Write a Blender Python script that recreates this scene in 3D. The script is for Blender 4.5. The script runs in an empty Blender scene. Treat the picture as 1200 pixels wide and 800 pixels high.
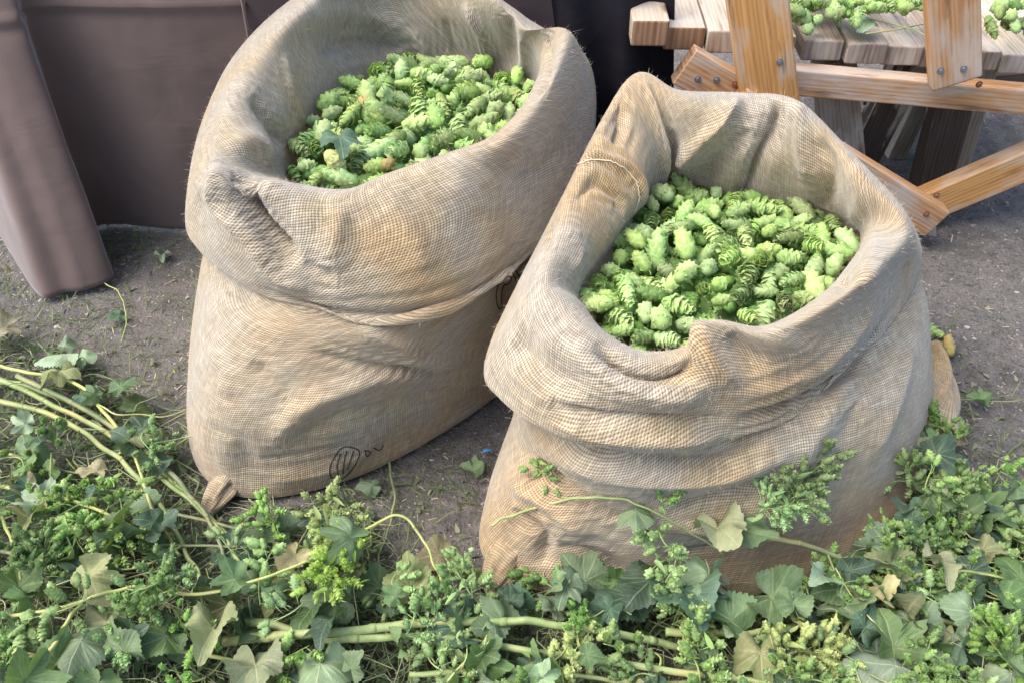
import bpy, bmesh, math, random
import numpy as np
from mathutils import Vector, Matrix, noise, Euler
from mathutils.bvhtree import BVHTree

R = math.radians
PI = math.pi
SC = bpy.context.scene
COL = SC.collection

# ------------------------------------------------------------ camera, world, sun, exposure
H = 1.25
PITCH = R(42)
F = 600 / math.tan(R(30))
cd = bpy.data.cameras.new('camera')
cd.sensor_width = 36
cd.lens = 18 / math.tan(R(30))
cd.clip_start = 0.05
cd.clip_end = 200
cam = bpy.data.objects.new('camera', cd)
cam.location = (0, 0, H)
cam.rotation_euler = (PI / 2 - PITCH, 0, 0)
COL.objects.link(cam)
SC.camera = cam

SUN_EL, SUN_AZ = R(58), R(-100)          # azimuth measured from +y towards +x
w = bpy.data.worlds.new('World')
SC.world = w
w.use_nodes = True
nt = w.node_tree
sky = nt.nodes.new('ShaderNodeTexSky')
sky.sky_type = 'NISHITA'
sky.sun_disc = False
sky.sun_elevation = SUN_EL
sky.sun_rotation = SUN_AZ
sky.dust_density = 4.0
sky.ozone_density = 1.0
bg = nt.nodes['Background']
bg.inputs[1].default_value = 0.15
nt.links.new(sky.outputs[0], bg.inputs[0])
sd = bpy.data.lights.new('sun', 'SUN')
sd.energy = 1.35
sd.angle = R(50)
sd.color = (1.0, 0.955, 0.89)
so = bpy.data.objects.new('sun', sd)
dvec = Vector((math.sin(SUN_AZ) * math.cos(SUN_EL), math.cos(SUN_AZ) * math.cos(SUN_EL), math.sin(SUN_EL)))
so.rotation_euler = dvec.to_track_quat('Z', 'Y').to_euler()
so.location = dvec * 5
COL.objects.link(so)
SC.view_settings.view_transform = 'Standard'
SC.view_settings.look = 'None'
SC.view_settings.exposure = 1.38
SC.view_settings.gamma = 1

# ------------------------------------------------------------ pixel helpers (photo pixels, 1200 x 800)
CP, SP = math.cos(PITCH), math.sin(PITCH)
ORG = Vector((0, 0, H))


def ray(px, py):
    a = (px - 600) / F
    b = (400 - py) / F
    return Vector((a, CP + b * SP, -SP + b * CP))


def P(px, py, z=0.0):                     # the point of height z
    d = ray(px, py)
    return ORG + d * ((z - H) / d.z)


def V(px, py, Y):                         # the point at world distance Y
    d = ray(px, py)
    return ORG + d * (Y / d.y)


def to_px(p):
    q = p - ORG
    dep = q.y * CP - q.z * SP
    return 600 + F * q.x / dep, 400 - F * (q.y * SP + q.z * CP) / dep


# ------------------------------------------------------------ object helpers
def tag(o, label=None, cat=None, group=None, kind=None):
    if label: o['label'] = label
    if cat: o['category'] = cat
    if group: o['group'] = group
    if kind: o['kind'] = kind
    return o


def empty(name, loc, label, cat, group=None):
    o = bpy.data.objects.new(name, None)
    o.empty_display_size = 0.02
    o.location = loc
    COL.objects.link(o)
    return tag(o, label, cat, group)


def link(name, me, parent=None, loc=None, rot=None, scale=None):
    o = bpy.data.objects.new(name, me)
    COL.objects.link(o)
    if loc is not None: o.location = loc
    if rot is not None: o.rotation_euler = rot
    if scale is not None:
        o.scale = (scale,) * 3 if isinstance(scale, (int, float)) else scale
    if parent is not None:
        o.parent = parent
        if loc is not None:
            o.location = Vector(loc) - parent.location
        else:
            o.location = -parent.location
    return o


def mesh(name, verts, faces, mat=None, smooth=True, uv=None, attr=None):
    me = bpy.data.meshes.new(name)
    me.from_pydata([tuple(v) for v in verts], [], faces)
    if smooth:
        me.polygons.foreach_set('use_smooth', [True] * len(me.polygons))
    if uv is not None:
        l = me.uv_layers.new(name='UVMap')
        li = np.empty(len(me.loops), dtype=np.int32)
        me.loops.foreach_get('vertex_index', li)
        l.data.foreach_set('uv', np.asarray(uv, dtype=np.float32)[li].ravel())
    if attr:
        for k, val in attr.items():
            a = me.attributes.new(k, 'FLOAT', 'POINT')
            a.data.foreach_set('value', np.asarray(val, dtype=np.float32))
    if mat: me.materials.append(mat)
    me.update()
    return me


class MB:
    """collects pieces into one mesh"""
    def __init__(s):
        s.v = []; s.f = []; s.uv = []; s.a = []

    def add(s, v, f, uv=None, a=None):
        b = len(s.v)
        s.v += [tuple(x) for x in v]
        s.f += [tuple(i + b for i in q) for q in f]
        s.uv += uv if uv is not None else [(0, 0)] * len(v)
        s.a += a if a is not None else [0.5] * len(v)

    def build(s, name, mat, smooth=True):
        return mesh(name, s.v, s.f, mat, smooth, s.uv, {'shade': s.a})


def tube(mb, pts, r0, r1=None, n=7, a=0.5, cap=True, wob=0.0):
    r1 = r0 if r1 is None else r1
    pts = [Vector(p) for p in pts]
    m = len(pts)
    vs, fs = [], []
    up = Vector((0.13, 0.2, 1)).normalized()
    for i, p in enumerate(pts):
        t = (pts[min(i + 1, m - 1)] - pts[max(i - 1, 0)]).normalized()
        x = t.cross(up)
        if x.length < 1e-3: x = t.cross(Vector((1, 0, 0)))
        x.normalize()
        y = t.cross(x).normalized()
        r = r0 + (r1 - r0) * i / (m - 1)
        for k in range(n):
            th = 2 * PI * k / n
            rr = r * (1 + wob * math.cos(3 * th + i * 0.25))
            vs.append(p + x * math.cos(th) * rr + y * math.sin(th) * rr)
    for i in range(m - 1):
        for k in range(n):
            k2 = (k + 1) % n
            fs.append((i * n + k, i * n + k2, (i + 1) * n + k2, (i + 1) * n + k))
    if cap:
        fs.append(tuple(range(n))[::-1])
        fs.append(tuple((m - 1) * n + k for k in range(n)))
    mb.add(vs, fs, [(i / 10.0, i // n * 0.1) for i in range(len(vs))], [a] * len(vs))


def catmull(pts, sub, closed=False):
    pts = np.asarray(pts, dtype=float)
    n = len(pts)
    out = []
    rng = n if closed else n - 1
    for i in range(rng):
        if closed:
            p0, p1, p2, p3 = pts[(i - 1) % n], pts[i], pts[(i + 1) % n], pts[(i + 2) % n]
        else:
            p0, p1, p2, p3 = pts[max(i - 1, 0)], pts[i], pts[i + 1], pts[min(i + 2, n - 1)]
        for k in range(sub):
            t = k / sub
            out.append(0.5 * ((2 * p1) + (-p0 + p2) * t + (2 * p0 - 5 * p1 + 4 * p2 - p3) * t * t
                              + (-p0 + 3 * p1 - 3 * p2 + p3) * t ** 3))
    if not closed: out.append(pts[-1])
    return np.array(out)


# ------------------------------------------------------------ materials
class NT:
    def __init__(s, name, rough=0.9, spec=0.2):
        m = bpy.data.materials.new(name)
        m.use_nodes = True
        s.m = m; s.t = m.node_tree; s.n = s.t.nodes; s.l = s.t.links
        s.b = s.n['Principled BSDF']
        s.b.inputs['Roughness'].default_value = rough
        s.b.inputs['Specular IOR Level'].default_value = spec

    def node(s, typ, **kw):
        n = s.n.new(typ)
        for k, v in kw.items(): setattr(n, k, v)
        return n

    def set(s, sock, v):
        if isinstance(v, (int, float, tuple, list)): sock.default_value = v
        else: s.l.new(v, sock)

    def math(s, op, a, b=0.0, c=None, clamp=False):
        n = s.node('ShaderNodeMath', operation=op, use_clamp=clamp)
        s.set(n.inputs[0], a); s.set(n.inputs[1], b)
        if c is not None: s.set(n.inputs[2], c)
        return n.outputs[0]

    def noise(s, vec, scale, detail=3, rough=0.55, dist=0.0):
        n = s.node('ShaderNodeTexNoise')
        if vec is not None: s.l.new(vec, n.inputs['Vector'])
        n.inputs['Scale'].default_value = scale
        n.inputs['Detail'].default_value = detail
        n.inputs['Roughness'].default_value = rough
        n.inputs['Distortion'].default_value = dist
        return n.outputs[0]

    def ramp(s, fac, stops, interp='LINEAR'):
        n = s.node('ShaderNodeValToRGB')
        cr = n.color_ramp
        cr.interpolation = interp
        while len(cr.elements) < len(stops): cr.elements.new(0.5)
        for e, (p, c) in zip(cr.elements, stops):
            e.position = p
            e.color = (*c, 1) if len(c) == 3 else c
        s.set(n.inputs[0], fac)
        return n.outputs[0]

    def mix(s, fac, a, b, blend='MIX'):
        n = s.node('ShaderNodeMix', data_type='RGBA', blend_type=blend)
        s.set(n.inputs[0], fac)
        for i, v in ((6, a), (7, b)):
            if isinstance(v, tuple): n.inputs[i].default_value = (*v, 1) if len(v) == 3 else v
            else: s.l.new(v, n.inputs[i])
        return n.outputs[2]

    def map(s, v, a, b, c, d):
        n = s.node('ShaderNodeMapRange')
        s.set(n.inputs[0], v)
        for i, x in enumerate((a, b, c, d)): n.inputs[i + 1].default_value = x
        return n.outputs[0]

    def scale(s, vec, sc, loc=(0, 0, 0), rot=(0, 0, 0)):
        n = s.node('ShaderNodeMapping')
        s.l.new(vec, n.inputs[0])
        n.inputs['Scale'].default_value = sc
        n.inputs['Location'].default_value = loc
        n.inputs['Rotation'].default_value = rot
        return n.outputs[0]

    def color(s, c): s.set(s.b.inputs['Base Color'], c if not isinstance(c, tuple) else (*c, 1))

    def bump(s, h, strength, dist):
        n = s.node('ShaderNodeBump')
        n.inputs['Strength'].default_value = strength
        n.inputs['Distance'].default_value = dist
        s.l.new(h, n.inputs['Height'])
        s.l.new(n.outputs[0], s.b.inputs['Normal'])
        return n

    def attr(s, name):
        return s.node('ShaderNodeAttribute', attribute_name=name).outputs['Fac']

    def rnd(s): return s.node('ShaderNodeObjectInfo').outputs['Random']

    def obj(s): return s.node('ShaderNodeTexCoord').outputs['Object']

    def uv(s): return s.node('ShaderNodeTexCoord').outputs['UV']


def mat_burlap(name, seed=0.0, tint=0.0):
    s = NT(name, 0.95, 0.1)
    uv = s.uv(); ob = s.obj()
    ob2 = s.scale(ob, (1, 1, 1), (seed, seed * 0.7, 0))
    # threads wander a little
    wob = s.node('ShaderNodeTexNoise'); s.l.new(uv, wob.inputs['Vector'])
    wob.inputs['Scale'].default_value = 38; wob.inputs['Detail'].default_value = 2
    sub = s.node('ShaderNodeVectorMath', operation='SUBTRACT'); s.l.new(wob.outputs['Color'], sub.inputs[0]); sub.inputs[1].default_value = (.5, .5, .5)
    scl = s.node('ShaderNodeVectorMath', operation='SCALE'); s.l.new(sub.outputs[0], scl.inputs[0]); scl.inputs[3].default_value = 0.0022
    add = s.node('ShaderNodeVectorMath', operation='ADD'); s.l.new(uv, add.inputs[0]); s.l.new(scl.outputs[0], add.inputs[1])
    sep = s.node('ShaderNodeSeparateXYZ'); s.l.new(add.outputs[0], sep.inputs[0])
    per = 0.0040
    U = s.math('DIVIDE', sep.outputs[0], per); Vv = s.math('DIVIDE', sep.outputs[1], per)
    fu = s.math('FLOOR', U); fv = s.math('FLOOR', Vv)
    # one random per thread, changing slowly along it
    def thread(idx, along, off):
        c = s.node('ShaderNodeCombineXYZ'); s.set(c.inputs[0], s.math('MULTIPLY', idx, 7.31)); s.set(c.inputs[1], s.math('MULTIPLY', along, 0.11)); c.inputs[2].default_value = off
        return s.noise(c.outputs[0], 1.0, 1)
    tu = thread(fu, Vv, 0.0); tv = thread(fv, U, 9.0)
    su = s.math('ABSOLUTE', s.math('SINE', s.math('MULTIPLY', U, PI)))
    sv = s.math('ABSOLUTE', s.math('SINE', s.math('MULTIPLY', Vv, PI)))
    wu = s.math('POWER', su, s.map(tu, 0.25, 0.75, 1.7, 0.45))
    wv = s.math('POWER', sv, s.map(tv, 0.25, 0.75, 1.7, 0.45))
    par = s.math('MODULO', s.math('ADD', s.math('ABSOLUTE', fu), s.math('ABSOLUTE', fv)), 2.0)   # over / under
    hu = s.math('MULTIPLY', wu, s.math('ADD', 0.55, s.math('MULTIPLY', s.math('MULTIPLY', par, sv), 0.55)))
    hv = s.math('MULTIPLY', wv, s.math('ADD', 0.55, s.math('MULTIPLY', s.math('MULTIPLY', s.math('SUBTRACT', 1.0, par), su), 0.55)))
    h = s.math('MAXIMUM', hu, hv)
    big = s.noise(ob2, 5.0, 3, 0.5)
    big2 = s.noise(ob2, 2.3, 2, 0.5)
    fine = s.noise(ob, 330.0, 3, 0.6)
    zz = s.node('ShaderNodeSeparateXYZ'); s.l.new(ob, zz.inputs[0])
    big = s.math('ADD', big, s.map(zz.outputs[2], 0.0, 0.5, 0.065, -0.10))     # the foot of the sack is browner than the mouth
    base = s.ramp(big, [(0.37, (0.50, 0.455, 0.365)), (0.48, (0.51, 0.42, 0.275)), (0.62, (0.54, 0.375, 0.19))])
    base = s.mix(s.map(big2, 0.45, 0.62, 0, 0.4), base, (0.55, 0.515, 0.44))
    tone = s.mix(s.map(s.math('ADD', tu, tv), 0.6, 1.4, 0, 1), (0.70, 0.69, 0.67), (1.30, 1.29, 1.26))
    base = s.mix(1.0, base, tone, 'MULTIPLY')
    base = s.mix(s.map(fine, 0.35, 0.7, 0.22, 0.0), base, (0.20, 0.14, 0.08))
    gap = s.map(h, 0.34, 0.78, 0.74, 0.0)
    col = s.mix(gap, base, (0.10, 0.068, 0.038))
    s.color(col)
    s.bump(s.math('ADD', h, s.math('MULTIPLY', fine, 0.35)), 0.6, 0.0016)
    s.b.inputs['Sheen Weight'].default_value = 0.35
    s.b.inputs['Sheen Roughness'].default_value = 0.5
    # a little light passes the open weave
    tr = s.node('ShaderNodeBsdfTranslucent'); s.set(tr.inputs[0], s.mix(0.35, col, (0.75, 0.46, 0.2)))
    mx = s.node('ShaderNodeMixShader'); mx.inputs[0].default_value = 0.16
    s.l.new(s.b.outputs[0], mx.inputs[1]); s.l.new(tr.outputs[0], mx.inputs[2])
    s.l.new(mx.outputs[0], s.n['Material Output'].inputs[0])
    return s.m


def mat_leaf(name, c0, c1, vein, dry=0.0, rough=0.55):
    s = NT(name, rough, 0.35)
    uv = s.uv()
    sep = s.node('ShaderNodeSeparateXYZ'); s.l.new(uv, sep.inputs[0])
    ax = s.math('ABSOLUTE', sep.outputs[0])
    q = s.math('FRACT', s.math('MULTIPLY', s.math('SUBTRACT', sep.outputs[1], s.math('MULTIPLY', ax, 0.75)), 7.5))
    d = s.math('ABSOLUTE', s.math('SUBTRACT', q, 0.5))
    sv = s.map(d, 0.0, 0.10, 1, 0)
    mv = s.map(ax, 0.006, 0.022, 1, 0)
    vm = s.math('MAXIMUM', s.math('MULTIPLY', sv, 0.55), s.math('MAXIMUM', mv, s.attr('shade')))
    n1 = s.noise(s.scale(uv, (1, 1, 1)), 4.0, 4, 0.6)
    sc_ = s.node('ShaderNodeObjectInfo')
    col = s.mix(s.map(n1, 0.3, 0.7, 0, 1), c0, c1)
    hsv = s.node('ShaderNodeHueSaturation')
    s.set(hsv.inputs['Hue'], s.map(sc_.outputs['Random'], 0, 1, 0.485, 0.515))
    s.set(hsv.inputs['Value'], s.map(s.math('FRACT', s.math('MULTIPLY', sc_.outputs['Random'], 7.7)), 0, 1, 0.5, 1.3))
    s.set(hsv.inputs['Saturation'], s.map(s.math('FRACT', s.math('MULTIPLY', sc_.outputs['Random'], 13.3)), 0, 1, 0.75, 1.1))
    s.l.new(col, hsv.inputs['Color'])
    sp = s.noise(uv, 9.0, 5, 0.7)
    col = s.mix(s.map(sp, 0.62, 0.70, 0, 0.6), hsv.outputs[0], (0.30, 0.22, 0.09))
    col = s.mix(s.math('MULTIPLY', vm, 0.5), col, vein)
    s.color(col)
    s.bump(s.math('ADD', s.math('MULTIPLY', vm, -0.6), s.noise(uv, 22.0, 3)), 0.5, 0.002)
    tr = s.node('ShaderNodeBsdfTranslucent'); s.set(tr.inputs[0], s.mix(0.4, col, (0.35, 0.55, 0.08)))
    mx = s.node('ShaderNodeMixShader'); mx.inputs[0].default_value = 0.22
    s.l.new(s.b.outputs[0], mx.inputs[1]); s.l.new(tr.outputs[0], mx.inputs[2])
    s.l.new(mx.outputs[0], s.n['Material Output'].inputs[0])
    return s.m


def mat_cone(name, lo, hi, brown=0.0):
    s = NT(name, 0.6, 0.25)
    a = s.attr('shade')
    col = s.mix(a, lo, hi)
    oi = s.node('ShaderNodeObjectInfo')
    hsv = s.node('ShaderNodeHueSaturation')
    s.set(hsv.inputs['Hue'], s.map(oi.outputs['Random'], 0, 1, 0.484, 0.514))
    s.set(hsv.inputs['Value'], s.map(s.math('FRACT', s.math('MULTIPLY', oi.outputs['Random'], 9.1)), 0, 1, 0.72, 1.22))
    s.set(hsv.inputs['Saturation'], s.map(s.math('FRACT', s.math('MULTIPLY', oi.outputs['Random'], 5.3)), 0, 1, 0.8, 1.08))
    s.l.new(col, hsv.inputs['Color'])
    n = s.noise(s.obj(), 90.0, 3, 0.6)
    c = s.mix(s.map(n, 0.60, 0.72, 0, 0.5 + brown), hsv.outputs[0], (0.42, 0.26, 0.10))
    s.color(c)
    st = s.noise(s.obj(), 420.0, 2)
    s.bump(st, 0.35, 0.001)
    tr = s.node('ShaderNodeBsdfTranslucent'); s.set(tr.inputs[0], s.mix(0.3, c, (0.45, 0.65, 0.12)))
    mx = s.node('ShaderNodeMixShader'); mx.inputs[0].default_value = 0.3
    s.l.new(s.b.outputs[0], mx.inputs[1]); s.l.new(tr.outputs[0], mx.inputs[2])
    s.l.new(mx.outputs[0], s.n['Material Output'].inputs[0])
    return s.m


def mat_stem(name, c0, c1):
    s = NT(name, 0.6, 0.3)
    n = s.noise(s.scale(s.obj(), (1, 1, 1)), 40, 3)
    n2 = s.noise(s.obj(), 6, 2)
    c = s.mix(s.map(n, 0.35, 0.65, 0, 1), c0, c1)
    c = s.mix(s.map(n2, 0.52, 0.68, 0, 0.7), c, (0.42, 0.36, 0.16))
    s.color(c)
    s.bump(n, 0.4, 0.002)
    return s.m


def mat_wood(name, c0, c1, weather=0.4, seed=0.0):
    s = NT(name, 0.72, 0.3)
    uv = s.uv()                                     # u along the board, v across, metres
    p = s.scale(uv, (1, 1, 1), (seed, seed * 1.3, 0))
    oi = s.node('ShaderNodeObjectInfo')
    cmb = s.node('ShaderNodeCombineXYZ'); s.l.new(s.math('MULTIPLY', oi.outputs['Random'], 31.0), cmb.inputs[0]); s.l.new(s.math('MULTIPLY', oi.outputs['Random'], 17.0), cmb.inputs[2])
    va = s.node('ShaderNodeVectorMath', operation='ADD'); s.l.new(p, va.inputs[0]); s.l.new(cmb.outputs[0], va.inputs[1])
    p = va.outputs[0]
    st = s.scale(p, (2.0, 26.0, 26.0))
    g = s.noise(st, 1.6, 5, 0.6, 1.4)
    w1 = s.node('ShaderNodeTexWave', wave_type='BANDS', bands_direction='Y'); s.l.new(s.scale(p, (0.9, 20, 20)), w1.inputs[0])
    w1.inputs['Scale'].default_value = 1.6; w1.inputs['Distortion'].default_value = 7; w1.inputs['Detail'].default_value = 2; w1.inputs['Detail Scale'].default_value = 0.8
    grain = s.math('ADD', s.math('MULTIPLY', g, 0.78), s.math('MULTIPLY', w1.outputs[0], 0.22))
    col = s.mix(s.map(grain, 0.3, 0.7, 0, 1), c0, c1)
    we = s.noise(s.scale(p, (3, 9, 9)), 1.3, 4, 0.6)
    col = s.mix(s.map(we, 0.55 - weather * 0.2, 0.62, 0, 0.75), col, (0.50, 0.44, 0.38))
    dk = s.noise(s.scale(p, (5, 60, 60)), 1.0, 4, 0.7)
    col = s.mix(s.map(dk, 0.57, 0.70, 0, 0.7), col, (0.09, 0.055, 0.035))
    vo = s.node('ShaderNodeTexVoronoi'); s.l.new(s.scale(p, (4.2, 11, 11)), vo.inputs['Vector']); vo.inputs['Scale'].default_value = 1.0
    kn = s.map(vo.outputs['Distance'], 0.07, 0.15, 1, 0)
    col = s.mix(s.math('MULTIPLY', kn, 0.8), col, (0.13, 0.055, 0.03))
    s.color(col)
    s.bump(s.math('ADD', grain, s.math('MULTIPLY', dk, 0.8)), 0.5, 0.002)
    return s.m


def mat_plain(name, c0, c1, sc=30, rough=0.8, bump=0.3, bd=0.002, spec=0.3, metal=0.0):
    s = NT(name, rough, spec)
    n = s.noise(s.obj(), sc, 4, 0.6)
    s.color(s.mix(s.map(n, 0.3, 0.7, 0, 1), c0, c1))
    s.bump(n, bump, bd)
    s.b.inputs['Metallic'].default_value = metal
    return s.m


def mat_ground():
    s = NT('dirt', 0.95, 0.15)
    o = s.obj()
    a = s.noise(o, 3.0, 5, 0.6); b = s.noise(o, 22, 5, 0.65); c = s.noise(o, 160, 4, 0.7); e = s.noise(o, 600, 2, 0.6)
    col = s.mix(s.map(a, 0.35, 0.65, 0, 1), (0.112, 0.105, 0.097), (0.176, 0.168, 0.157))
    col = s.mix(s.map(b, 0.4, 0.7, 0, 0.7), col, (0.24, 0.215, 0.20))
    col = s.mix(s.map(c, 0.5, 0.62, 0, 0.6), col, (0.07, 0.06, 0.055))
    vo = s.node('ShaderNodeTexVoronoi'); s.l.new(o, vo.inputs['Vector']); vo.inputs['Scale'].default_value = 190
    sp = s.math('MULTIPLY', s.map(vo.outputs['Distance'], 0.12, 0.2, 1, 0), s.map(b, 0.46, 0.55, 0, 1))
    col = s.mix(sp, col, (0.42, 0.39, 0.36))
    s.color(col)
    h = s.math('ADD', s.math('MULTIPLY', b, 1.6), s.math('ADD', s.math('MULTIPLY', c, 0.8), s.math('MULTIPLY', e, 0.3)))
    s.bump(h, 0.9, 0.012)
    return s.m


def mat_cloth(name, c0, c1, rough=0.75, spec=0.25, sheen=0.3):
    s = NT(name, max(rough, .85) if sheen else rough, spec * .4)
    o = s.obj()
    n = s.noise(s.scale(o, (1, 1, 0.5)), 5, 4, 0.6)
    wv = s.noise(s.scale(o, (900, 900, 200)), 1.0, 2)
    cr = s.noise(s.scale(o, (4, 2, 9)), 1.2, 4, 0.5, 0.8)
    s.color(s.mix(s.map(n, 0.3, 0.7, 0, 1), c0, c1))
    s.bump(s.math('ADD', s.math('MULTIPLY', cr, 1.8), s.math('MULTIPLY', wv, 0.05)), 0.4, 0.005)
    s.b.inputs['Sheen Weight'].default_value = sheen
    return s.m


M = {}
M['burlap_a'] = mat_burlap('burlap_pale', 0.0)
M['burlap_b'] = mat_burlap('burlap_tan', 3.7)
M['fibre'] = mat_plain('jute_fibre', (0.62, 0.5, 0.34), (0.72, 0.62, 0.48), 50, 0.9, 0.0)
M['ink'] = mat_plain('faded_black_print', (0.02, 0.018, 0.016), (0.07, 0.05, 0.04), 200, 0.9, 0.1)
M['leaf'] = mat_leaf('hop_leaf_green', (0.075, 0.145, 0.052), (0.138, 0.218, 0.085), (0.28, 0.37, 0.18))
M['leaf_blue'] = mat_leaf('hop_leaf_blue_green', (0.040, 0.088, 0.052), (0.080, 0.145, 0.085), (0.22, 0.32, 0.20))
M['leaf_light'] = mat_leaf('hop_leaf_pale_underside', (0.19, 0.29, 0.16), (0.28, 0.37, 0.22), (0.42, 0.50, 0.32))
M['leaf_dry'] = mat_leaf('hop_leaf_wilted', (0.15, 0.20, 0.075), (0.27, 0.27, 0.13), (0.42, 0.42, 0.24), rough=0.8)
M['leaf_brown'] = mat_leaf('hop_leaf_dried', (0.22, 0.19, 0.09), (0.36, 0.335, 0.20), (0.46, 0.44, 0.30), rough=0.85)
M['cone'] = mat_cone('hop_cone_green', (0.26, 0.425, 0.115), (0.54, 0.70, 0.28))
M['cone_yellow'] = mat_cone('hop_cone_yellowed', (0.42, 0.45, 0.10), (0.62, 0.62, 0.24))
M['cone_brown'] = mat_cone('hop_cone_browned', (0.36, 0.34, 0.10), (0.60, 0.45, 0.22), 0.4)
M['cluster'] = mat_cone('young_hop_cones', (0.17, 0.31, 0.085), (0.42, 0.58, 0.22))
M['cluster_bright'] = mat_cone('bright_young_hop_cones', (0.34, 0.46, 0.11), (0.64, 0.76, 0.26))
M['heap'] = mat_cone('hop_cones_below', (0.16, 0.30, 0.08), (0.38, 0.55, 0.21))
M['stem'] = mat_stem('bine_green', (0.17, 0.235, 0.085), (0.29, 0.34, 0.15))
M['stem_y'] = mat_stem('bine_yellow', (0.30, 0.34, 0.10), (0.40, 0.42, 0.17))
M['stem_d'] = mat_stem('bine_old', (0.11, 0.15, 0.07), (0.20, 0.22, 0.12))
M['wood'] = mat_wood('varnished_wood', (0.36, 0.18, 0.075), (0.54, 0.31, 0.15), 0.5)
M['wood_pale'] = mat_wood('weathered_wood', (0.31, 0.24, 0.155), (0.48, 0.41, 0.31), 1.0, 3.3)
M['wood_orange'] = mat_wood('orange_wood', (0.42, 0.20, 0.06), (0.58, 0.32, 0.12), 0.35, 7.0)
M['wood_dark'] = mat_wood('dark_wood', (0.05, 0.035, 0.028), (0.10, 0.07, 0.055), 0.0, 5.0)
M['wood_end'] = mat_wood('sawn_end_grain', (0.16, 0.085, 0.045), (0.32, 0.19, 0.11), 0.2, 2.0)
M['wood_end_grey'] = mat_wood('grey_end_grain', (0.12, 0.09, 0.07), (0.24, 0.19, 0.16), 0.5, 4.0)
M['wood_grey'] = mat_wood('grey_wood', (0.20, 0.15, 0.11), (0.32, 0.26, 0.20), 0.6, 9.0)
M['metal'] = mat_plain('bolt_zinc', (0.22, 0.24, 0.27), (0.4, 0.42, 0.45), 200, 0.4, 0.2, 0.001, 0.5, 0.8)
M['rust'] = mat_plain('bolt_rust', (0.13, 0.05, 0.03), (0.24, 0.11, 0.06), 200, 0.8, 0.3, 0.001)
M['brown_cloth'] = mat_cloth('brown_cloth', (0.102, 0.073, 0.066), (0.130, 0.095, 0.086))
M['dark_cloth'] = mat_cloth('dark_plum_cloth', (0.040, 0.028, 0.031), (0.055, 0.038, 0.042))
M['black_cloth'] = mat_cloth('black_cloth', (0.010, 0.010, 0.014), (0.018, 0.016, 0.022), 0.5, 0.3, 0.0)
M['grass'] = mat_cone('grass_blades', (0.05, 0.085, 0.03), (0.16, 0.20, 0.08))
M['straw'] = mat_plain('straw_bits', (0.34, 0.28, 0.19), (0.46, 0.40, 0.29), 60, 0.9, 0.0)
M['stone'] = mat_plain('pebble', (0.19, 0.17, 0.16), (0.36, 0.33, 0.31), 60, 0.9, 0.4)
M['ground'] = mat_ground()

# ------------------------------------------------------------ ground
random.seed(4)


def ground_h(x, y):
    n = noise.noise
    return 0.012 * n(Vector((x * 2.1, y * 2.1, 3))) + 0.006 * n(Vector((x * 9, y * 9, 1))) + 0.0035 * n(Vector((x * 31, y * 31, 5))) - 0.008


gv, gf = [], []
xs = np.concatenate([[-60, -20, -8, -4], np.linspace(-2.2, 2.2, 420), [4, 8, 20, 60]])
ys = np.concatenate([[-20, -5, -1], np.linspace(0.2, 4.0, 380), [6, 10, 20, 80]])
for y in ys:
    for x in xs:
        inner = abs(x) < 2.3 and 0.1 < y < 4.1
        gv.append((x, y, ground_h(x, y) if inner else -0.008))
nx = len(xs)
for j in range(len(ys) - 1):
    for i in range(nx - 1):
        a = j * nx + i
        gf.append((a, a + 1, a + nx + 1, a + nx))
g = link('ground', mesh('ground', gv, gf, M['ground']))
tag(g, 'trampled grey brown dirt ground under the sacks', 'ground', kind='structure')

# ------------------------------------------------------------ sacks
NPHI, SUBV = 18, 12            # samples per control span


def vnoise(p, sc, off=0.0):
    return noise.noise(Vector((p[0] * sc + off, p[1] * sc, p[2] * sc)))


def sack_surface(rings, seed=0.0, hang=0.3, amp=.7):
    """rings: list of 16-point closed loops (px, py, z); returns grid (nv, nu, 3)"""
    loops = []
    for rg in rings:
        w_ = [P(a, b, z) for a, b, z in rg]
        loops.append(catmull([tuple(q) for q in w_], NPHI, True))
    loops = np.array(loops)                     # (nr, nu, 3)
    nu_ = loops.shape[1]
    cen = loops[5].mean(0)
    for i in range(nu_):
        ph = i / nu_
        k = 0.45 + 0.55 * noise.noise(Vector((math.cos(2 * PI * ph) * 1.6 + seed, math.sin(2 * PI * ph) * 1.6, 0))) + amp * math.exp(-((ph - hang) / .10) ** 2)
        k = max(0.0, k)
        d = cen - loops[5, i]; d[2] = 0; d /= np.linalg.norm(d)
        loops[5, i] += d * 0.026 * k + np.array([0, 0, 0.012 * k])
        loops[6, i] -= d * 0.006 * k + np.array([0, 0, 0.022 * k])
    nr, nu, _ = loops.shape
    out = []
    for i in range(nr - 1):
        p0, p1, p2, p3 = loops[max(i - 1, 0)], loops[i], loops[i + 1], loops[min(i + 2, nr - 1)]
        for k in range(SUBV):
            t = k / SUBV
            out.append(0.5 * ((2 * p1) + (-p0 + p2) * t + (2 * p0 - 5 * p1 + 4 * p2 - p3) * t * t
                              + (-p0 + 3 * p1 - 3 * p2 + p3) * t ** 3))
    out.append(loops[-1])
    return np.array(out)


def grid_faces(nv, nu, closed=True):
    f = []
    for j in range(nv - 1):
        for i in range(nu if closed else nu - 1):
            i2 = (i + 1) % nu
            f.append((j * nu + i, j * nu + i2, (j + 1) * nu + i2, (j + 1) * nu + i))
    return f


def grid_normals(g_):
    du = np.roll(g_, -1, 1) - np.roll(g_, 1, 1)
    dv = np.empty_like(g_)
    dv[1:-1] = g_[2:] - g_[:-2]; dv[0] = g_[1] - g_[0]; dv[-1] = g_[-1] - g_[-2]
    n = np.cross(du, dv)
    l = np.linalg.norm(n, axis=2, keepdims=True)
    return n / np.maximum(l, 1e-9)


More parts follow.
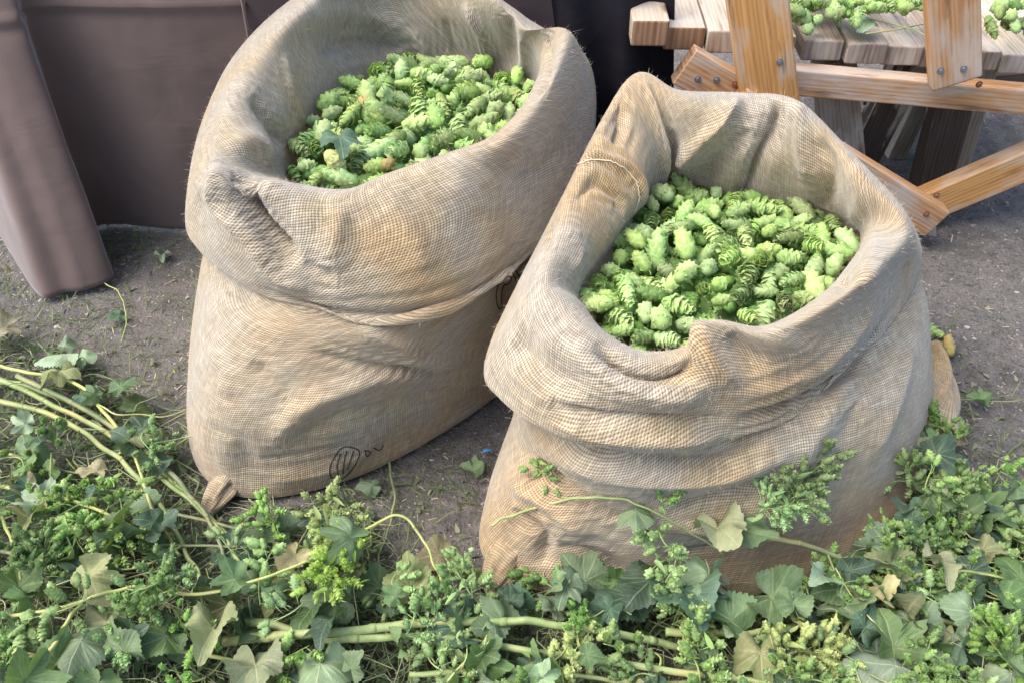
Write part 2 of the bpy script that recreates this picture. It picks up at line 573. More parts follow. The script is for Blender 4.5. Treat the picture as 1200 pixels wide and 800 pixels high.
def smooth_grid(g_, it, w_=0.5):
    for _ in range(it):
        a = (np.roll(g_, -1, 1) + np.roll(g_, 1, 1)) / 2
        b = g_.copy(); b[1:-1] = (g_[2:] + g_[:-2]) / 2
        g_ = g_ * (1 - w_) + (a + b) / 2 * w_
    return g_


def bvh_of(g_):
    nv, nu, _ = g_.shape
    return BVHTree.FromPolygons([Vector(p) for p in g_.reshape(-1, 3)], grid_faces(nv, nu))


def stroke(g_, bvh, pts, width, depth, kind='g', taper=True):
    """push the cloth in (depth < 0) or out along a line seen in the photo"""
    hit = []
    c = catmull(pts, 10)
    for px, py in c:
        h = bvh.ray_cast(ORG, ray(px, py).normalized())
        if h[0] is not None: hit.append(np.array(h[0]))
    if len(hit) < 2: return g_
    hit = np.array(hit)
    V_ = g_.reshape(-1, 3)
    lo = hit.min(0) - width * 3.2; hi = hit.max(0) + width * 3.2
    idx = np.where(((V_ > lo) & (V_ < hi)).all(1))[0]
    Q = V_[idx]
    best = np.full(len(idx), 1e9); tt = np.zeros(len(idx))
    for i in range(len(hit) - 1):
        a, b = hit[i], hit[i + 1]
        ab = b - a; L = (ab ** 2).sum()
        if L < 1e-12 or L > 0.01: continue
        t = np.clip(((Q - a) @ ab) / L, 0, 1)
        d = np.linalg.norm(Q - (a + t[:, None] * ab), axis=1)
        m_ = d < best
        best[m_] = d[m_]; tt[m_] = (i + t[m_]) / (len(hit) - 1)
    w_ = np.exp(-(best / width) ** 2) if kind == 'g' else np.exp(-best / width * 1.3)
    if taper: w_ *= np.clip(np.sin(np.clip(tt, 0, 1) * PI) * 1.6, 0, 1)
    N = grid_normals(g_).reshape(-1, 3)[idx]
    V_ = V_.copy()
    V_[idx] += N * (w_ * depth)[:, None]
    return V_.reshape(g_.shape)


def relax(g0, body, rows_free, seed, ex=(1.035, 1.07), iters=260, edge=12, give=0.004, kick=0.004):
    """let the cloth settle: a little more cloth than the shape needs, so that it buckles into folds over its filling.
    g0: shape to keep on the large scale; body: surface of the filling (normals outward)"""
    nv, nu, _ = g0.shape
    x = g0.copy()
    N = grid_normals(body)
    jit = np.zeros((nv, nu))
    for j in range(nv):
        for i in range(nu):
            p = body[j, i]
            jit[j, i] = noise.noise(Vector((p[0] * 8 + seed, p[1] * 8, p[2] * 15))) + .5 * noise.noise(Vector((p[0] * 17 + seed, p[1] * 17, p[2] * 26)))
    x += N * (jit * kick)[..., None]
    fu = np.array([ex[0] + .006 * math.sin(seed + j * .21) for j in range(nv)])[:, None]
    ru = np.linalg.norm(np.roll(g0, -1, 1) - g0, axis=2) * fu
    fv = ex[1] + 0.02 * jit[:-1]
    rv_ = np.linalg.norm(g0[1:] - g0[:-1], axis=2) * np.clip(fv, .99, 1.2)
    rd1 = np.linalg.norm(np.roll(g0, -1, 1)[1:] - g0[:-1], axis=2) * 1.01
    rd2 = np.linalg.norm(g0[1:] - np.roll(g0, -1, 1)[:-1], axis=2) * 1.01
    depth = np.where(rows_free, 0.03, give)[:, None]
    lock = np.zeros(nv); lock[:edge] = 1; lock[-(edge * 2 // 3):] = 1
    free = (1 - lock)[:, None, None]

    def blur(d, k=5):
        for _ in range(k):
            d = (np.roll(d, 2, 1) + np.roll(d, -2, 1) + 2 * d) / 4
            e = d.copy(); e[2:-2] = (d[4:] + d[:-4] + 2 * d[2:-2]) / 4
            d = e
        return d
    for it in range(iters):
        x[..., 2] -= 0.00022
        corr = np.zeros_like(x); cnt = np.zeros((nv, nu, 1))
        d = np.roll(x, -1, 1) - x; l = np.linalg.norm(d, axis=2)
        c = d * ((l - ru) / l * .5)[..., None]
        corr += c; corr -= np.roll(c, 1, 1); cnt += 2
        d = x[1:] - x[:-1]; l = np.linalg.norm(d, axis=2)
        c = d * ((l - rv_) / l * .5)[..., None]
        corr[:-1] += c; corr[1:] -= c; cnt += 2
        xr = np.roll(x, -1, 1)
        d = xr[1:] - x[:-1]; l = np.linalg.norm(d, axis=2)
        c = d * ((l - rd1) / l * .5 * .35)[..., None]
        corr[:-1] += c; t = np.zeros_like(x); t[1:] = c; corr -= np.roll(t, 1, 1)
        d = x[1:] - xr[:-1]; l = np.linalg.norm(d, axis=2)
        c = d * ((l - rd2) / l * .5 * .35)[..., None]
        corr[1:] -= c; t = np.zeros_like(x); t[:-1] = c; corr += np.roll(t, 1, 1)
        x += free * corr / 2.6
        # bending: pull towards the mean of the neighbours two cells away
        lap = (np.roll(x, 2, 1) + np.roll(x, -2, 1)) / 2 - x
        x += free * lap * 0.012
        lv = np.zeros_like(x); lv[2:-2] = (x[4:] + x[:-4]) / 2 - x[2:-2]
        x += free * lv * 0.012
        if it % 2 == 0: x -= free * blur(x - g0) * 0.16
        s_ = ((x - body) * N).sum(2)
        x += N * np.clip(-depth - s_, 0, None)[..., None]
        x += N * (np.clip(s_ - 0.045, 0, None) * -.5)[..., None]
        x[..., 2] = np.maximum(x[..., 2], 0.004)
    return x


def upsample(g_, k):
    nv, nu, _ = g_.shape
    o = np.array([catmull(row, k, True) for row in g_])
    o = np.swapaxes(np.array([catmull(col_, k) for col_ in np.swapaxes(o, 0, 1)]), 0, 1)
    return o


def settle(g_, seed, ex):
    nv = g_.shape[0]
    out = relax(g_, g_, np.arange(nv) > SUBV * 4 + 6, seed, ex, 110, 12, 0.005, 0.003)
    return upsample(smooth_grid(out, 1, 0.4), 3)


def sack_mesh(name, fine, mat, circ, g_):
    nv, nu, _ = g_.shape
    seg = np.linalg.norm(np.diff(g_, axis=0), axis=2)             # cloth length run along every column
    vl = np.vstack([np.zeros((1, nu)), np.cumsum(seg, axis=0)])
    sl = np.linalg.norm(np.roll(g_, -1, 1) - g_, axis=2)
    ker = 14
    sl = np.array([sl[max(0, j - ker):j + ker + 1].mean(0) for j in range(nv)])
    ul = np.hstack([np.zeros((nv, 1)), np.cumsum(sl, axis=1)])
    ul = ul / ul[:, -1:] * circ
    acc = np.zeros_like(vl)
    for d in range(-60, 61): acc += np.roll(vl, d, 1)
    vl = acc / 121
    vl = np.hstack([vl, vl[:, :1]])
    # duplicate the first column so the UVs do not wrap
    G = np.concatenate([fine, fine[:, :1]], axis=1)
    uv = np.stack([ul, vl], axis=2).reshape(-1, 2)
    me = mesh(name, G.reshape(-1, 3), grid_faces(nv, nu + 1, False), mat, True, uv)
    bm = bmesh.new(); bm.from_mesh(me)
    bmesh.ops.remove_doubles(bm, verts=bm.verts, dist=1e-5)
    bmesh.ops.recalc_face_normals(bm, faces=bm.faces)
    bm.to_mesh(me); bm.free()
    return me


def ringz(z, pts): return [(a, b, z) for a, b in pts]


L_RINGS = [
    ringz(0.004, [(330, 440), (320, 460), (320, 480), (330, 500), (350, 505), (390, 500), (430, 485), (470, 465), (500, 440), (510, 420), (500, 405), (470, 395), (430, 390), (390, 392), (360, 400), (340, 415)]),
    ringz(0.004, [(240, 440), (232, 490), (240, 545), (266, 572), (312, 580), (380, 568), (450, 541), (520, 502), (580, 460), (606, 425), (598, 390), (540, 365), (460, 355), (380, 355), (310, 365), (262, 395)]),
    ringz(0.065, [(226, 405), (219, 455), (221, 505), (245, 540), (305, 553), (380, 543), (455, 516), (535, 472), (598, 425), (628, 390), (615, 350), (545, 325), (460, 315), (375, 315), (300, 325), (250, 360)]),
    ringz(0.18, [(230, 345), (226, 395), (228, 450), (253, 490), (310, 500), (390, 492), (470, 462), (550, 415), (612, 365), (640, 330), (620, 290), (545, 265), (460, 255), (375, 255), (305, 265), (256, 295)]),
    ringz(0.29, [(240, 285), (239, 330), (252, 375), (290, 408), (350, 422), (430, 418), (510, 395), (580, 350), (638, 290), (662, 240), (640, 210), (560, 190), (460, 180), (375, 185), (310, 200), (262, 235)]),
    ringz(0.345, [(236, 265), (248, 298), (282, 335), (335, 366), (395, 384), (455, 390), (525, 375), (592, 328), (648, 268), (680, 205), (665, 160), (580, 130), (460, 120), (380, 125), (310, 150), (258, 200)]),
    ringz(0.375, [(219, 250), (230, 284), (265, 314), (322, 342), (385, 360), (452, 366), (526, 348), (602, 300), (664, 235), (694, 165), (688, 100), (620, 75), (470, 60), (370, 65), (290, 100), (238, 170)]),
    ringz(0.46, [(221, 220), (236, 246), (272, 276), (325, 292), (390, 298), (455, 292), (527, 272), (600, 226), (658, 162), (692, 98), (678, 55), (605, 30), (470, -35), (365, -12), (282, 55), (238, 135)]),
    [(244, 185, .55), (262, 208, .55), (292, 218, .54), (342, 219, .53), (400, 229, .52), (450, 210, .53), (520, 189, .54), (590, 163, .55), (638, 112, .56), (668, 36, .61), (625, 34, .57), (585, -4, .60), (500, -50, .63), (400, -32, .63), (322, 30, .61), (268, 105, .58)],
    [(300, 187, .52), (312, 204, .50), (335, 212, .50), (367, 222, .49), (410, 222, .49), (455, 208, .49), (515, 185, .5), (575, 160, .51), (617, 115, .52), (634, 60, .54), (604, 40, .54), (562, 22, .55), (490, 2, .56), (412, 10, .56), (358, 62, .55), (318, 132, .54)],
    ringz(0.44, [(332, 200), (342, 215), (358, 228), (385, 238), (420, 243), (465, 235), (520, 218), (578, 193), (624, 152), (636, 112), (612, 90), (570, 74), (500, 70), (445, 80), (392, 118), (350, 168)]),
    ringz(0.36, [(350, 240), (355, 255), (370, 268), (395, 278), (430, 280), (470, 272), (520, 252), (570, 225), (605, 190), (615, 155), (592, 135), (555, 125), (500, 122), (455, 130), (408, 160), (368, 200)]),
]
R_RINGS = [
    ringz(0.004, [(700, 560), (690, 580), (695, 600), (720, 615), (760, 620), (810, 620), (860, 610), (900, 590), (930, 560), (940, 530), (930, 510), (900, 495), (850, 490), (800, 495), (750, 510), (715, 535)]),
    ringz(0.004, [(604, 550), (585, 605), (575, 650), (612, 682), (690, 698), (790, 702), (900, 690), (1000, 650), (1062, 580), (1088, 520), (1075, 470), (1000, 440), (880, 425), (780, 430), (700, 450), (632, 495)]),
    ringz(0.065, [(592, 520), (572, 570), (572, 615), (615, 648), (700, 660), (795, 665), (905, 652), (1010, 607), (1074, 540), (1095, 475), (1080, 420), (1000, 390), (880, 375), (780, 380), (700, 400), (630, 450)]),
    ringz(0.18, [(606, 470), (606, 515), (626, 560), (670, 588), (740, 600), (820, 600), (912, 585), (1012, 540), (1080, 475), (1092, 405), (1070, 350), (990, 315), (880, 300), (780, 305), (700, 330), (638, 395)]),
    ringz(0.27, [(612, 440), (622, 480), (655, 522), (712, 545), (775, 552), (845, 545), (922, 520), (1002, 478), (1064, 415), (1086, 345), (1045, 290), (965, 262), (880, 245), (780, 250), (705, 275), (652, 345)]),
    ringz(0.305, [(600, 430), (614, 470), (655, 510), (722, 532), (790, 533), (852, 518), (918, 490), (980, 448), (1040, 380), (1076, 315), (1040, 262), (950, 228), (870, 205), (780, 210), (705, 240), (650, 315)]),
    ringz(0.335, [(571, 412), (588, 455), (643, 496), (715, 515), (790, 516), (857, 497), (924, 467), (990, 420), (1052, 355), (1082, 290), (1052, 250), (952, 205), (870, 180), (780, 180), (705, 212), (634, 296)]),
    ringz(0.405, [(598, 365), (614, 400), (660, 440), (725, 463), (790, 465), (857, 442), (922, 418), (988, 378), (1048, 322), (1076, 282), (1040, 222), (940, 155), (870, 130), (790, 124), (716, 165), (648, 252)]),
    [(640, 315, .47), (657, 350, .46), (690, 388, .45), (742, 420, .435), (795, 418, .44), (838, 378, .47), (900, 388, .455), (975, 354, .47), (1035, 306, .48), (1064, 262, .49), (1020, 206, .52), (938, 118, .57), (868, 108, .56), (800, 106, .57), (742, 84, .58), (684, 196, .51)],
    [(674, 328, .42), (684, 355, .41), (707, 385, .41), (750, 408, .40), (800, 405, .40), (842, 382, .42), (900, 380, .41), (960, 345, .42), (1000, 302, .43), (1020, 265, .45), (988, 228, .47), (930, 185, .49), (865, 172, .50), (805, 165, .50), (772, 165, .49), (742, 230, .46)],
    ringz(0.365, [(684, 345), (694, 375), (717, 402), (757, 420), (802, 422), (848, 412), (897, 405), (952, 374), (990, 325), (1002, 282), (967, 255), (920, 248), (860, 238), (805, 222), (772, 228), (726, 285)]),
    ringz(0.29, [(710, 390), (720, 415), (740, 435), (770, 448), (805, 450), (845, 440), (885, 430), (930, 400), (960, 360), (970, 325), (945, 305), (905, 295), (860, 290), (815, 280), (785, 285), (745, 335)]),
]


def fibres(name, g_, parent, seed, n, rows):
    """loose jute hairs standing off the cloth"""
    rng = random.Random(seed)
    N = grid_normals(g_)
    nv, nu, _ = g_.shape
    mb = MB()
    for _ in range(n):
        j = rng.randrange(rows[0], rows[1]); i = rng.randrange(nu)
        p = Vector(g_[j, i]); nn = Vector(N[j, i])
        d = (nn + Vector((rng.gauss(0, .7), rng.gauss(0, .7), rng.gauss(0, .7)))).normalized()
        L = rng.uniform(0.003, 0.010) * (1.8 if rng.random() < 0.06 else 1)
        b = Vector((rng.gauss(0, 1), rng.gauss(0, 1), rng.gauss(0, 1))) * L * 0.35
        q1 = p + d * L * 0.5 + b * 0.3; q2 = p + d * L + b
        s_ = d.cross(Vector((rng.gauss(0, 1), rng.gauss(0, 1), rng.gauss(0, 1)))).normalized() * rng.uniform(0.00010, 0.00019)
        p0 = p - nn * 0.001
        mb.add([p0 - s_, p0 + s_, q1 + s_ * .8, q1 - s_ * .8, q2], [(0, 1, 2, 3), (3, 2, 4)])
    o = link(name, mb.build(name, M['fibre']), parent)
    o['kind'] = 'stuff'
    return o


def seam_line(name, g_, bvh, pts, parent, r=0.0022, lift=0.001, mat='fibre', wob=0.0, seed=1):
    rng = random.Random(seed)
    c = catmull(pts, 8)
    out = []
    for px, py in c:
        h = bvh.ray_cast(ORG, ray(px, py).normalized())
        if h[0] is not None:
            nn = h[1]
            if nn.dot(ray(px, py)) > 0: nn = -nn
            out.append(h[0] + nn * lift + Vector((rng.gauss(0, wob), rng.gauss(0, wob), rng.gauss(0, wob))))
    if len(out) < 2: return None
    mb = MB()
    tube(mb, out, r, r, 6)
    return link(name, mb.build(name, M[mat]), parent)


# ---- left sack
gL = sack_surface(L_RINGS, 2.0, 0.36)
gL = smooth_grid(gL, 3)
fill_left = gL.copy()
bL = bvh_of(gL)
for pts, w_, d_, k_ in [
    ([(283, 206), (292, 235), (310, 268), (348, 310)], 0.016, -0.062, 'g'),       # pocket behind the front lip
    ([(276, 200), (288, 214), (300, 222)], 0.010, -0.030, 'g'),
    ([(256, 183), (252, 233), (288, 275), (325, 322), (360, 335)], 0.015, 0.020, 'g'),
    ([(300, 212), (345, 236), (378, 262)], 0.020, 0.014, 'g'),
    ([(396, 237), (392, 275), (386, 320)], 0.018, 0.011, 'g'),
    ([(350, 300), (372, 318), (395, 325)], 0.014, -0.014, 'g'),
    ([(412, 240), (424, 275), (440, 300)], 0.016, -0.007, 'g'),
    ([(450, 225), (480, 270), (500, 315)], 0.018, 0.010, 'g'),
    ([(296, 110), (318, 140), (336, 172)], 0.016, -0.026, 'g'),
    ([(330, 60), (338, 105), (354, 150)], 0.014, 0.018, 'g'),
    ([(270, 178), (295, 165), (318, 188)], 0.020, 0.020, 'g'),
    ([(250, 120), (240, 170), (232, 220)], 0.016, -0.010, 'g'),
    ([(350, 22), (400, 12), (450, 22), (480, 42)], 0.018, 0.018, 'g'),
    ([(370, 60), (420, 48), (470, 62)], 0.018, -0.026, 'g'),
    ([(478, 30), (496, 55), (500, 82)], 0.014, 0.018, 'g'),
    ([(520, 20), (530, 50), (545, 80)], 0.012, -0.014, 'g'),
    ([(543, 0), (558, 25), (572, 50), (580, 86)], 0.008, 0.026, 'g'),            # seam of the mouth
    ([(590, 0), (596, 30), (600, 78)], 0.015, -0.016, 'g'),
    ([(612, 30), (616, 60), (612, 95)], 0.012, 0.016, 'g'),
    ([(640, 40), (638, 75), (632, 108)], 0.012, -0.030, 'g'),
    ([(560, 175), (600, 200), (640, 190), (670, 150)], 0.016, -0.010, 'g'),
    ([(520, 200), (570, 250), (590, 300)], 0.022, 0.010, 'g'),
    ([(300, 334), (345, 356), (392, 368), (480, 368), (560, 344), (628, 290)], 0.011, -0.022, 'g'),
    ([(236, 300), (262, 330), (300, 352)], 0.012, -0.016, 'g'),
    ([(416, 378), (460, 398), (504, 420), (572, 412)], 0.014, 0.020, 'g'),
    ([(360, 408), (410, 424), (456, 430), (520, 432)], 0.012, -0.018, 'g'),
    ([(316, 516), (358, 474), (440, 444), (530, 440)], 0.015, 0.020, 'g'),
    ([(340, 528), (390, 490), (470, 468), (550, 450)], 0.014, -0.014, 'g'),
    ([(248, 400), (262, 430), (270, 465)], 0.022, 0.014, 'g'),
    ([(292, 420), (318, 448), (346, 478)], 0.015, -0.020, 'g'),
    ([(250, 345), (300, 380), (350, 395)], 0.018, 0.012, 'g'),
    ([(236, 500), (278, 516), (296, 552)], 0.016, -0.012, 'g'),
    ([(250, 535), (268, 548), (280, 566)], 0.014, 0.006, 'g'),
    ([(300, 540), (350, 534), (410, 520)], 0.012, -0.014, 'g'),
    ([(310, 560), (380, 550), (440, 520)], 0.014, 0.012, 'g'),
    ([(590, 310), (600, 350), (590, 400)], 0.016, -0.012, 'g'),
]:
    gL = stroke(gL, bL, pts, w_, d_, k_)
gL = settle(gL, 3.1, (1.012, 1.022))
fill_left = upsample(fill_left, 3)
bL = bvh_of(gL)
sackL = empty('burlap_sack', P(410, 460, 0), 'taller burlap sack of hops before the brown cloth, with black print near its base', 'sack', 'open burlap sacks full of hops')
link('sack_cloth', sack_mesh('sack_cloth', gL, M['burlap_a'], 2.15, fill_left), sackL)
nvL = gL.shape[0]
fibres('loose_fibre', gL, sackL, 5, 9000, (SUBV * 3, SUBV * 30))
for i, (pts) in enumerate([
    [(396, 528), (389, 540), (386, 552), (391, 561), (401, 560), (411, 551), (418, 540), (421, 529), (415, 524), (404, 523), (396, 528)],
    [(399, 531), (395, 545), (396, 555)], [(406, 528), (403, 542), (402, 554)], [(414, 528), (410, 540), (407, 549)],
    [(427, 527), (434, 529), (430, 534), (427, 527)], [(438, 524), (444, 527), (449, 521)],
    [(583, 334), (581, 348), (584, 361), (588, 360), (587, 346), (590, 335), (595, 333), (599, 327), (595, 324), (588, 331), (583, 334)],
    [(603, 317), (610, 326), (612, 332)], [(600, 320), (606, 330)]]):
    seam_line('printed_mark', gL, bL, pts, sackL, 0.0011, 0.0008, 'ink', 0.0002, i)

# ---- right sack
gR = sack_surface(R_RINGS, 5.0, 0.41, 1.3)
gR = smooth_grid(gR, 3)
fill_right = gR.copy()
bR = bvh_of(gR)
for pts, w_, d_, k_ in [
    ([(862, 490), (915, 476), (969, 455), (1016, 415), (1046, 360)], 0.010, -0.040, 'g'),     # dark crease under the cuff
    ([(850, 466), (915, 452), (965, 425), (1005, 380), (1030, 330)], 0.015, 0.018, 'g'),
    ([(645, 470), (700, 486), (760, 490), (864, 490)], 0.011, -0.024, 'g'),
    ([(640, 490), (700, 508), (770, 514), (850, 510)], 0.012, 0.018, 'g'),
    ([(626, 508), (702, 530), (770, 540), (840, 536), (900, 515)], 0.011, -0.024, 'g'),
    ([(640, 530), (700, 552), (780, 562), (860, 555), (950, 520)], 0.014, 0.016, 'g'),
    ([(700, 398), (722, 424), (760, 438), (800, 436), (816, 418)], 0.012, -0.034, 'g'),       # dip behind the front lip
    ([(660, 385), (690, 425), (740, 456), (790, 464), (840, 448)], 0.013, 0.018, 'g'),
    ([(826, 372), (822, 400), (840, 430), (866, 448)], 0.013, 0.020, 'g'),
    ([(856, 388), (872, 410), (896, 430)], 0.013, -0.018, 'g'),
    ([(900, 385), (930, 405), (960, 400)], 0.016, 0.012, 'g'),
    ([(600, 395), (640, 432), (690, 458)], 0.015, -0.016, 'g'),
    ([(590, 420), (630, 460), (680, 478)], 0.014, 0.012, 'g'),
    ([(630, 350), (640, 385), (660, 410)], 0.015, 0.012, 'g'),
    ([(754, 94), (768, 130), (776, 170), (770, 235)], 0.010, 0.026, 'g'),
    ([(785, 150), (790, 185), (786, 222)], 0.016, -0.010, 'g'),
    ([(870, 112), (846, 140), (812, 172), (788, 205)], 0.012, 0.028, 'g'),
    ([(880, 150), (850, 180), (815, 212)], 0.014, -0.022, 'g'),
    ([(912, 116), (906, 150), (888, 190), (864, 246)], 0.010, -0.036, 'g'),
    ([(934, 118), (942, 160), (950, 215)], 0.014, 0.024, 'g'),
    ([(960, 160), (972, 200), (968, 245)], 0.013, -0.018, 'g'),
    ([(1000, 190), (1010, 225), (1000, 262)], 0.014, 0.012, 'g'),
    ([(1006, 272), (990, 300), (982, 345)], 0.010, -0.024, 'g'),
    ([(1032, 262), (1024, 300), (1008, 335)], 0.014, 0.016, 'g'),
    ([(1066, 300), (1058, 340), (1040, 390)], 0.014, -0.010, 'g'),
    ([(722, 110), (728, 140), (722, 170)], 0.014, -0.030, 'g'),
    ([(664, 206), (700, 184), (742, 206), (750, 244)], 0.012, 0.026, 'g'),       # bunched corner of the mouth
    ([(672, 232), (700, 212), (724, 228), (730, 256)], 0.010, -0.024, 'g'),
    ([(652, 226), (640, 270), (636, 300)], 0.012, -0.020, 'g'),
    ([(664, 262), (676, 290), (668, 320)], 0.014, 0.016, 'g'),
    ([(1068, 400), (1050, 470), (1020, 540)], 0.016, 0.014, 'g'),
    ([(1040, 400), (1010, 470), (980, 530)], 0.014, -0.012, 'g'),
    ([(1000, 440), (960, 500), (930, 560)], 0.016, 0.012, 'g'),
    ([(600, 520), (650, 560), (700, 596), (760, 622)], 0.013, -0.026, 'g'),
    ([(590, 560), (640, 590), (690, 630)], 0.014, 0.020, 'g'),
    ([(750, 578), (800, 592), (850, 582), (900, 560)], 0.013, -0.020, 'g'),
    ([(760, 606), (830, 618), (900, 596), (960, 570)], 0.016, 0.016, 'g'),
    ([(600, 600), (632, 622), (640, 665)], 0.012, -0.030, 'g'),
    ([(650, 640), (700, 650), (740, 680)], 0.012, -0.020, 'g'),
    ([(780, 650), (850, 640), (930, 610)], 0.014, -0.016, 'g'),
]:
    gR = stroke(gR, bR, pts, w_, d_, k_)
gR = settle(gR, 7.7, (1.012, 1.025))
fill_right = upsample(fill_right, 3)
bR = bvh_of(gR)
sackR = empty('burlap_sack', P(840, 560, 0), 'lower tan burlap sack of hops between the vines and the wooden bench', 'sack', 'open burlap sacks full of hops')
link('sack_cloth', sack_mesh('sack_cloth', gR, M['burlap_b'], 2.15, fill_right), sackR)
fibres('loose_fibre', gR, sackR, 6, 8000, (SUBV * 3, SUBV * 30))
seam_line('mouth_seam', gR, bR, [(668, 200), (690, 188), (718, 190), (740, 205), (749, 228), (742, 250)], sackR, 0.0009, 0.001, 'fibre', 0.0006, 9)


def ear(name, p0, p1, p2, r, parent, mat):
    """twisted corner of the sack lying on the ground"""
    c = catmull([tuple(p0), tuple(p1), tuple(p2)], 18)
    nu = 40; vs = []; uv = []
    for i, q in enumerate(c):
        t = i / (len(c) - 1)
        tan = Vector(c[min(i + 1, len(c) - 1)]) - Vector(c[max(i - 1, 0)])
        x = tan.cross(Vector((0, 0, 1))).normalized()
        rr = r * (1 - t) ** 0.7 + 0.006
        if t > 0.9: rr += 0.004
        for k in range(nu + 1):
            th = 2 * PI * k / nu
            f_ = rr * (1 + 0.20 * math.sin(3 * th + t * 4 + 1) + 0.13 * math.sin(5 * th - 5 * t) + 0.06 * math.sin(11 * th + 6 * t))
            vs.append(Vector(q) + x * math.cos(th) * f_ + Vector((0, 0, 1)) * (math.sin(th) * f_ * 0.7))
            uv.append((k / nu * 0.2 * r / .03, t * 0.12 * r / .03))
    me = mesh(name, vs, grid_faces(len(c), nu + 1, False), M[mat], True, uv)
    return link(name, me, parent)


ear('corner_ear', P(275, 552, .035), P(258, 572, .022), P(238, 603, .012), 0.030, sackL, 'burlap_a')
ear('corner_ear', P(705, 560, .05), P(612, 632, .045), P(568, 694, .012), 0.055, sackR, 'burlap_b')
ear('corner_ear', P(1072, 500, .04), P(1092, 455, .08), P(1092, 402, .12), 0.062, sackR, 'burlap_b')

# ------------------------------------------------------------ hop cones


def bract(L, W, cup, curl, tipw=0.0):
    """one pointed scale, base at the origin, along +x, outer side +z"""
    v = []
    for i, (t, w_) in enumerate([(0, .5), (.28, .98), (.56, .84), (.8, .42), (1.0, 0.0)]):
        z = curl * t * t
        if w_ == 0:
            v.append((t * L, 0, z * L))
        else:
            for s_ in (-1, -0.0, 1):
                v.append((t * L, s_ * W * w_ * .5, z * L - abs(s_) * cup * W * w_ + (0.06 * W if s_ == 0 else 0)))
    f = []
    for r_ in range(3):
        for c_ in range(2):
            a = r_ * 3 + c_
            f.append((a, a + 1, a + 4, a + 3))
    f += [(9, 10, 12), (10, 11, 12)]
    return v, f


def cone_into(mb, mat4, L=0.042, Rr=0.0125, n=42, open_=0.25, rng=random, stalk=True, wide=1.0):
    for i in range(n):
        t = (i + 0.5) / n                          # 0 base (stalk) .. 1 tip
        th = i * 2.39996 + rng.gauss(0, .12)
        rad = Rr * (math.sin(PI * min(1, (0.12 + t * 0.86))) ** 0.7) * 0.72
        x0 = L * (0.02 + 0.80 * t)
        el = R(7) + (1 - t) * R(13) * (1 + open_) + open_ * R(20) - (t ** 3) * R(8) + rng.gauss(0, .12)
        bl = L * (0.27 * (.6 + .4 * wide) + 0.07 * rng.random()) * (1 - 0.2 * t)
        bw = Rr * wide * (1.18 - 0.35 * t) * rng.uniform(.88, 1.1)
        v, f = bract(bl, bw, 0.22, 0.10 + rng.gauss(0, .10))
        m_ = (Matrix.Translation((x0, 0, 0)) @ Matrix.Rotation(th, 4, 'X') @ Matrix.Translation((0, 0, rad * 0.75))
              @ Matrix.Rotation(-el, 4, 'Y'))
        mm = mat4 @ m_
        k = rng.uniform(-.2, .2)
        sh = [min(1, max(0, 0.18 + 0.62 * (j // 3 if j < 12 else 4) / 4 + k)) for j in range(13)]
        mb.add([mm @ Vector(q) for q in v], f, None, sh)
    # core
    c = []
    pts = [mat4 @ Vector((L * t, 0, 0)) for t in (0.02, .2, .45, .7, .88)]
    rs = [.42, .72, .78, .55, .12]
    vs, fs = [], []
    for p, r_, t in zip(pts, rs, (0.02, .2, .45, .7, .88)):
        for k in range(6):
            a = 2 * PI * k / 6
            vs.append(mat4 @ Vector((L * t, math.cos(a) * r_ * Rr, math.sin(a) * r_ * Rr)))
    for i in range(4):
        for k in range(6):
            fs.append((i * 6 + k, i * 6 + (k + 1) % 6, (i + 1) * 6 + (k + 1) % 6, (i + 1) * 6 + k))
    fs.append(tuple(range(6))[::-1])
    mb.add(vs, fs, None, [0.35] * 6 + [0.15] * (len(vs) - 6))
    if stalk:
        tube(mb, [mat4 @ Vector(q) for q in ((L * .05, 0, 0), (-L * .12, 0, L * .02), (-L * .24, L * .04, L * .05))], 0.0008, 0.0006, 5, 0.35)


rc = random.Random(77)
CONES = []
for k in range(10):
    mb = MB()
    Lc = (0.044, 0.036, 0.050, 0.040, 0.056, 0.032, 0.050, 0.040, 0.046, 0.036)[k]
    Rc = (0.0125, 0.0135, 0.0130, 0.0115, 0.0130, 0.0125, 0.0115, 0.0140, 0.0120, 0.0112)[k] * 1.08
    cone_into(mb, Matrix.Translation((-Lc / 2, 0, 0)), Lc, Rc, (60, 34, 66, 38, 72, 28, 52, 36, 46, 30)[k], (0.15, .5, .1, .35, .05, .65, .2, .55, 0.0, .3)[k], rc, k % 3 == 0, (1.2, 1.5, 1.25, 1.45, 1.2, 1.6, 1.3, 1.5, 1.35, 1.5)[k])
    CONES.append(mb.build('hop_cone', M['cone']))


def recol(me, mat, name=None):
    m2 = me.copy()
    m2.materials[0] = mat
    return m2


CY = [recol(m_, M['cone_yellow']) for m_ in CONES[:4]]
CB = [recol(m_, M['cone_brown']) for m_ in CONES[4:7]]


def inside(poly, x, y):
    c = False
    n = len(poly)
    for i in range(n):
        x1, y1 = poly[i]; x2, y2 = poly[(i + 1) % n]
        if (y1 > y) != (y2 > y) and x < (x2 - x1) * (y - y1) / (y2 - y1) + x1: c = not c
    return c


def rand_rot(rng, tilt=0.45):
    return Euler((rng.uniform(0, 2 * PI), rng.gauss(0, tilt), rng.uniform(0, 2 * PI)), 'XYZ')


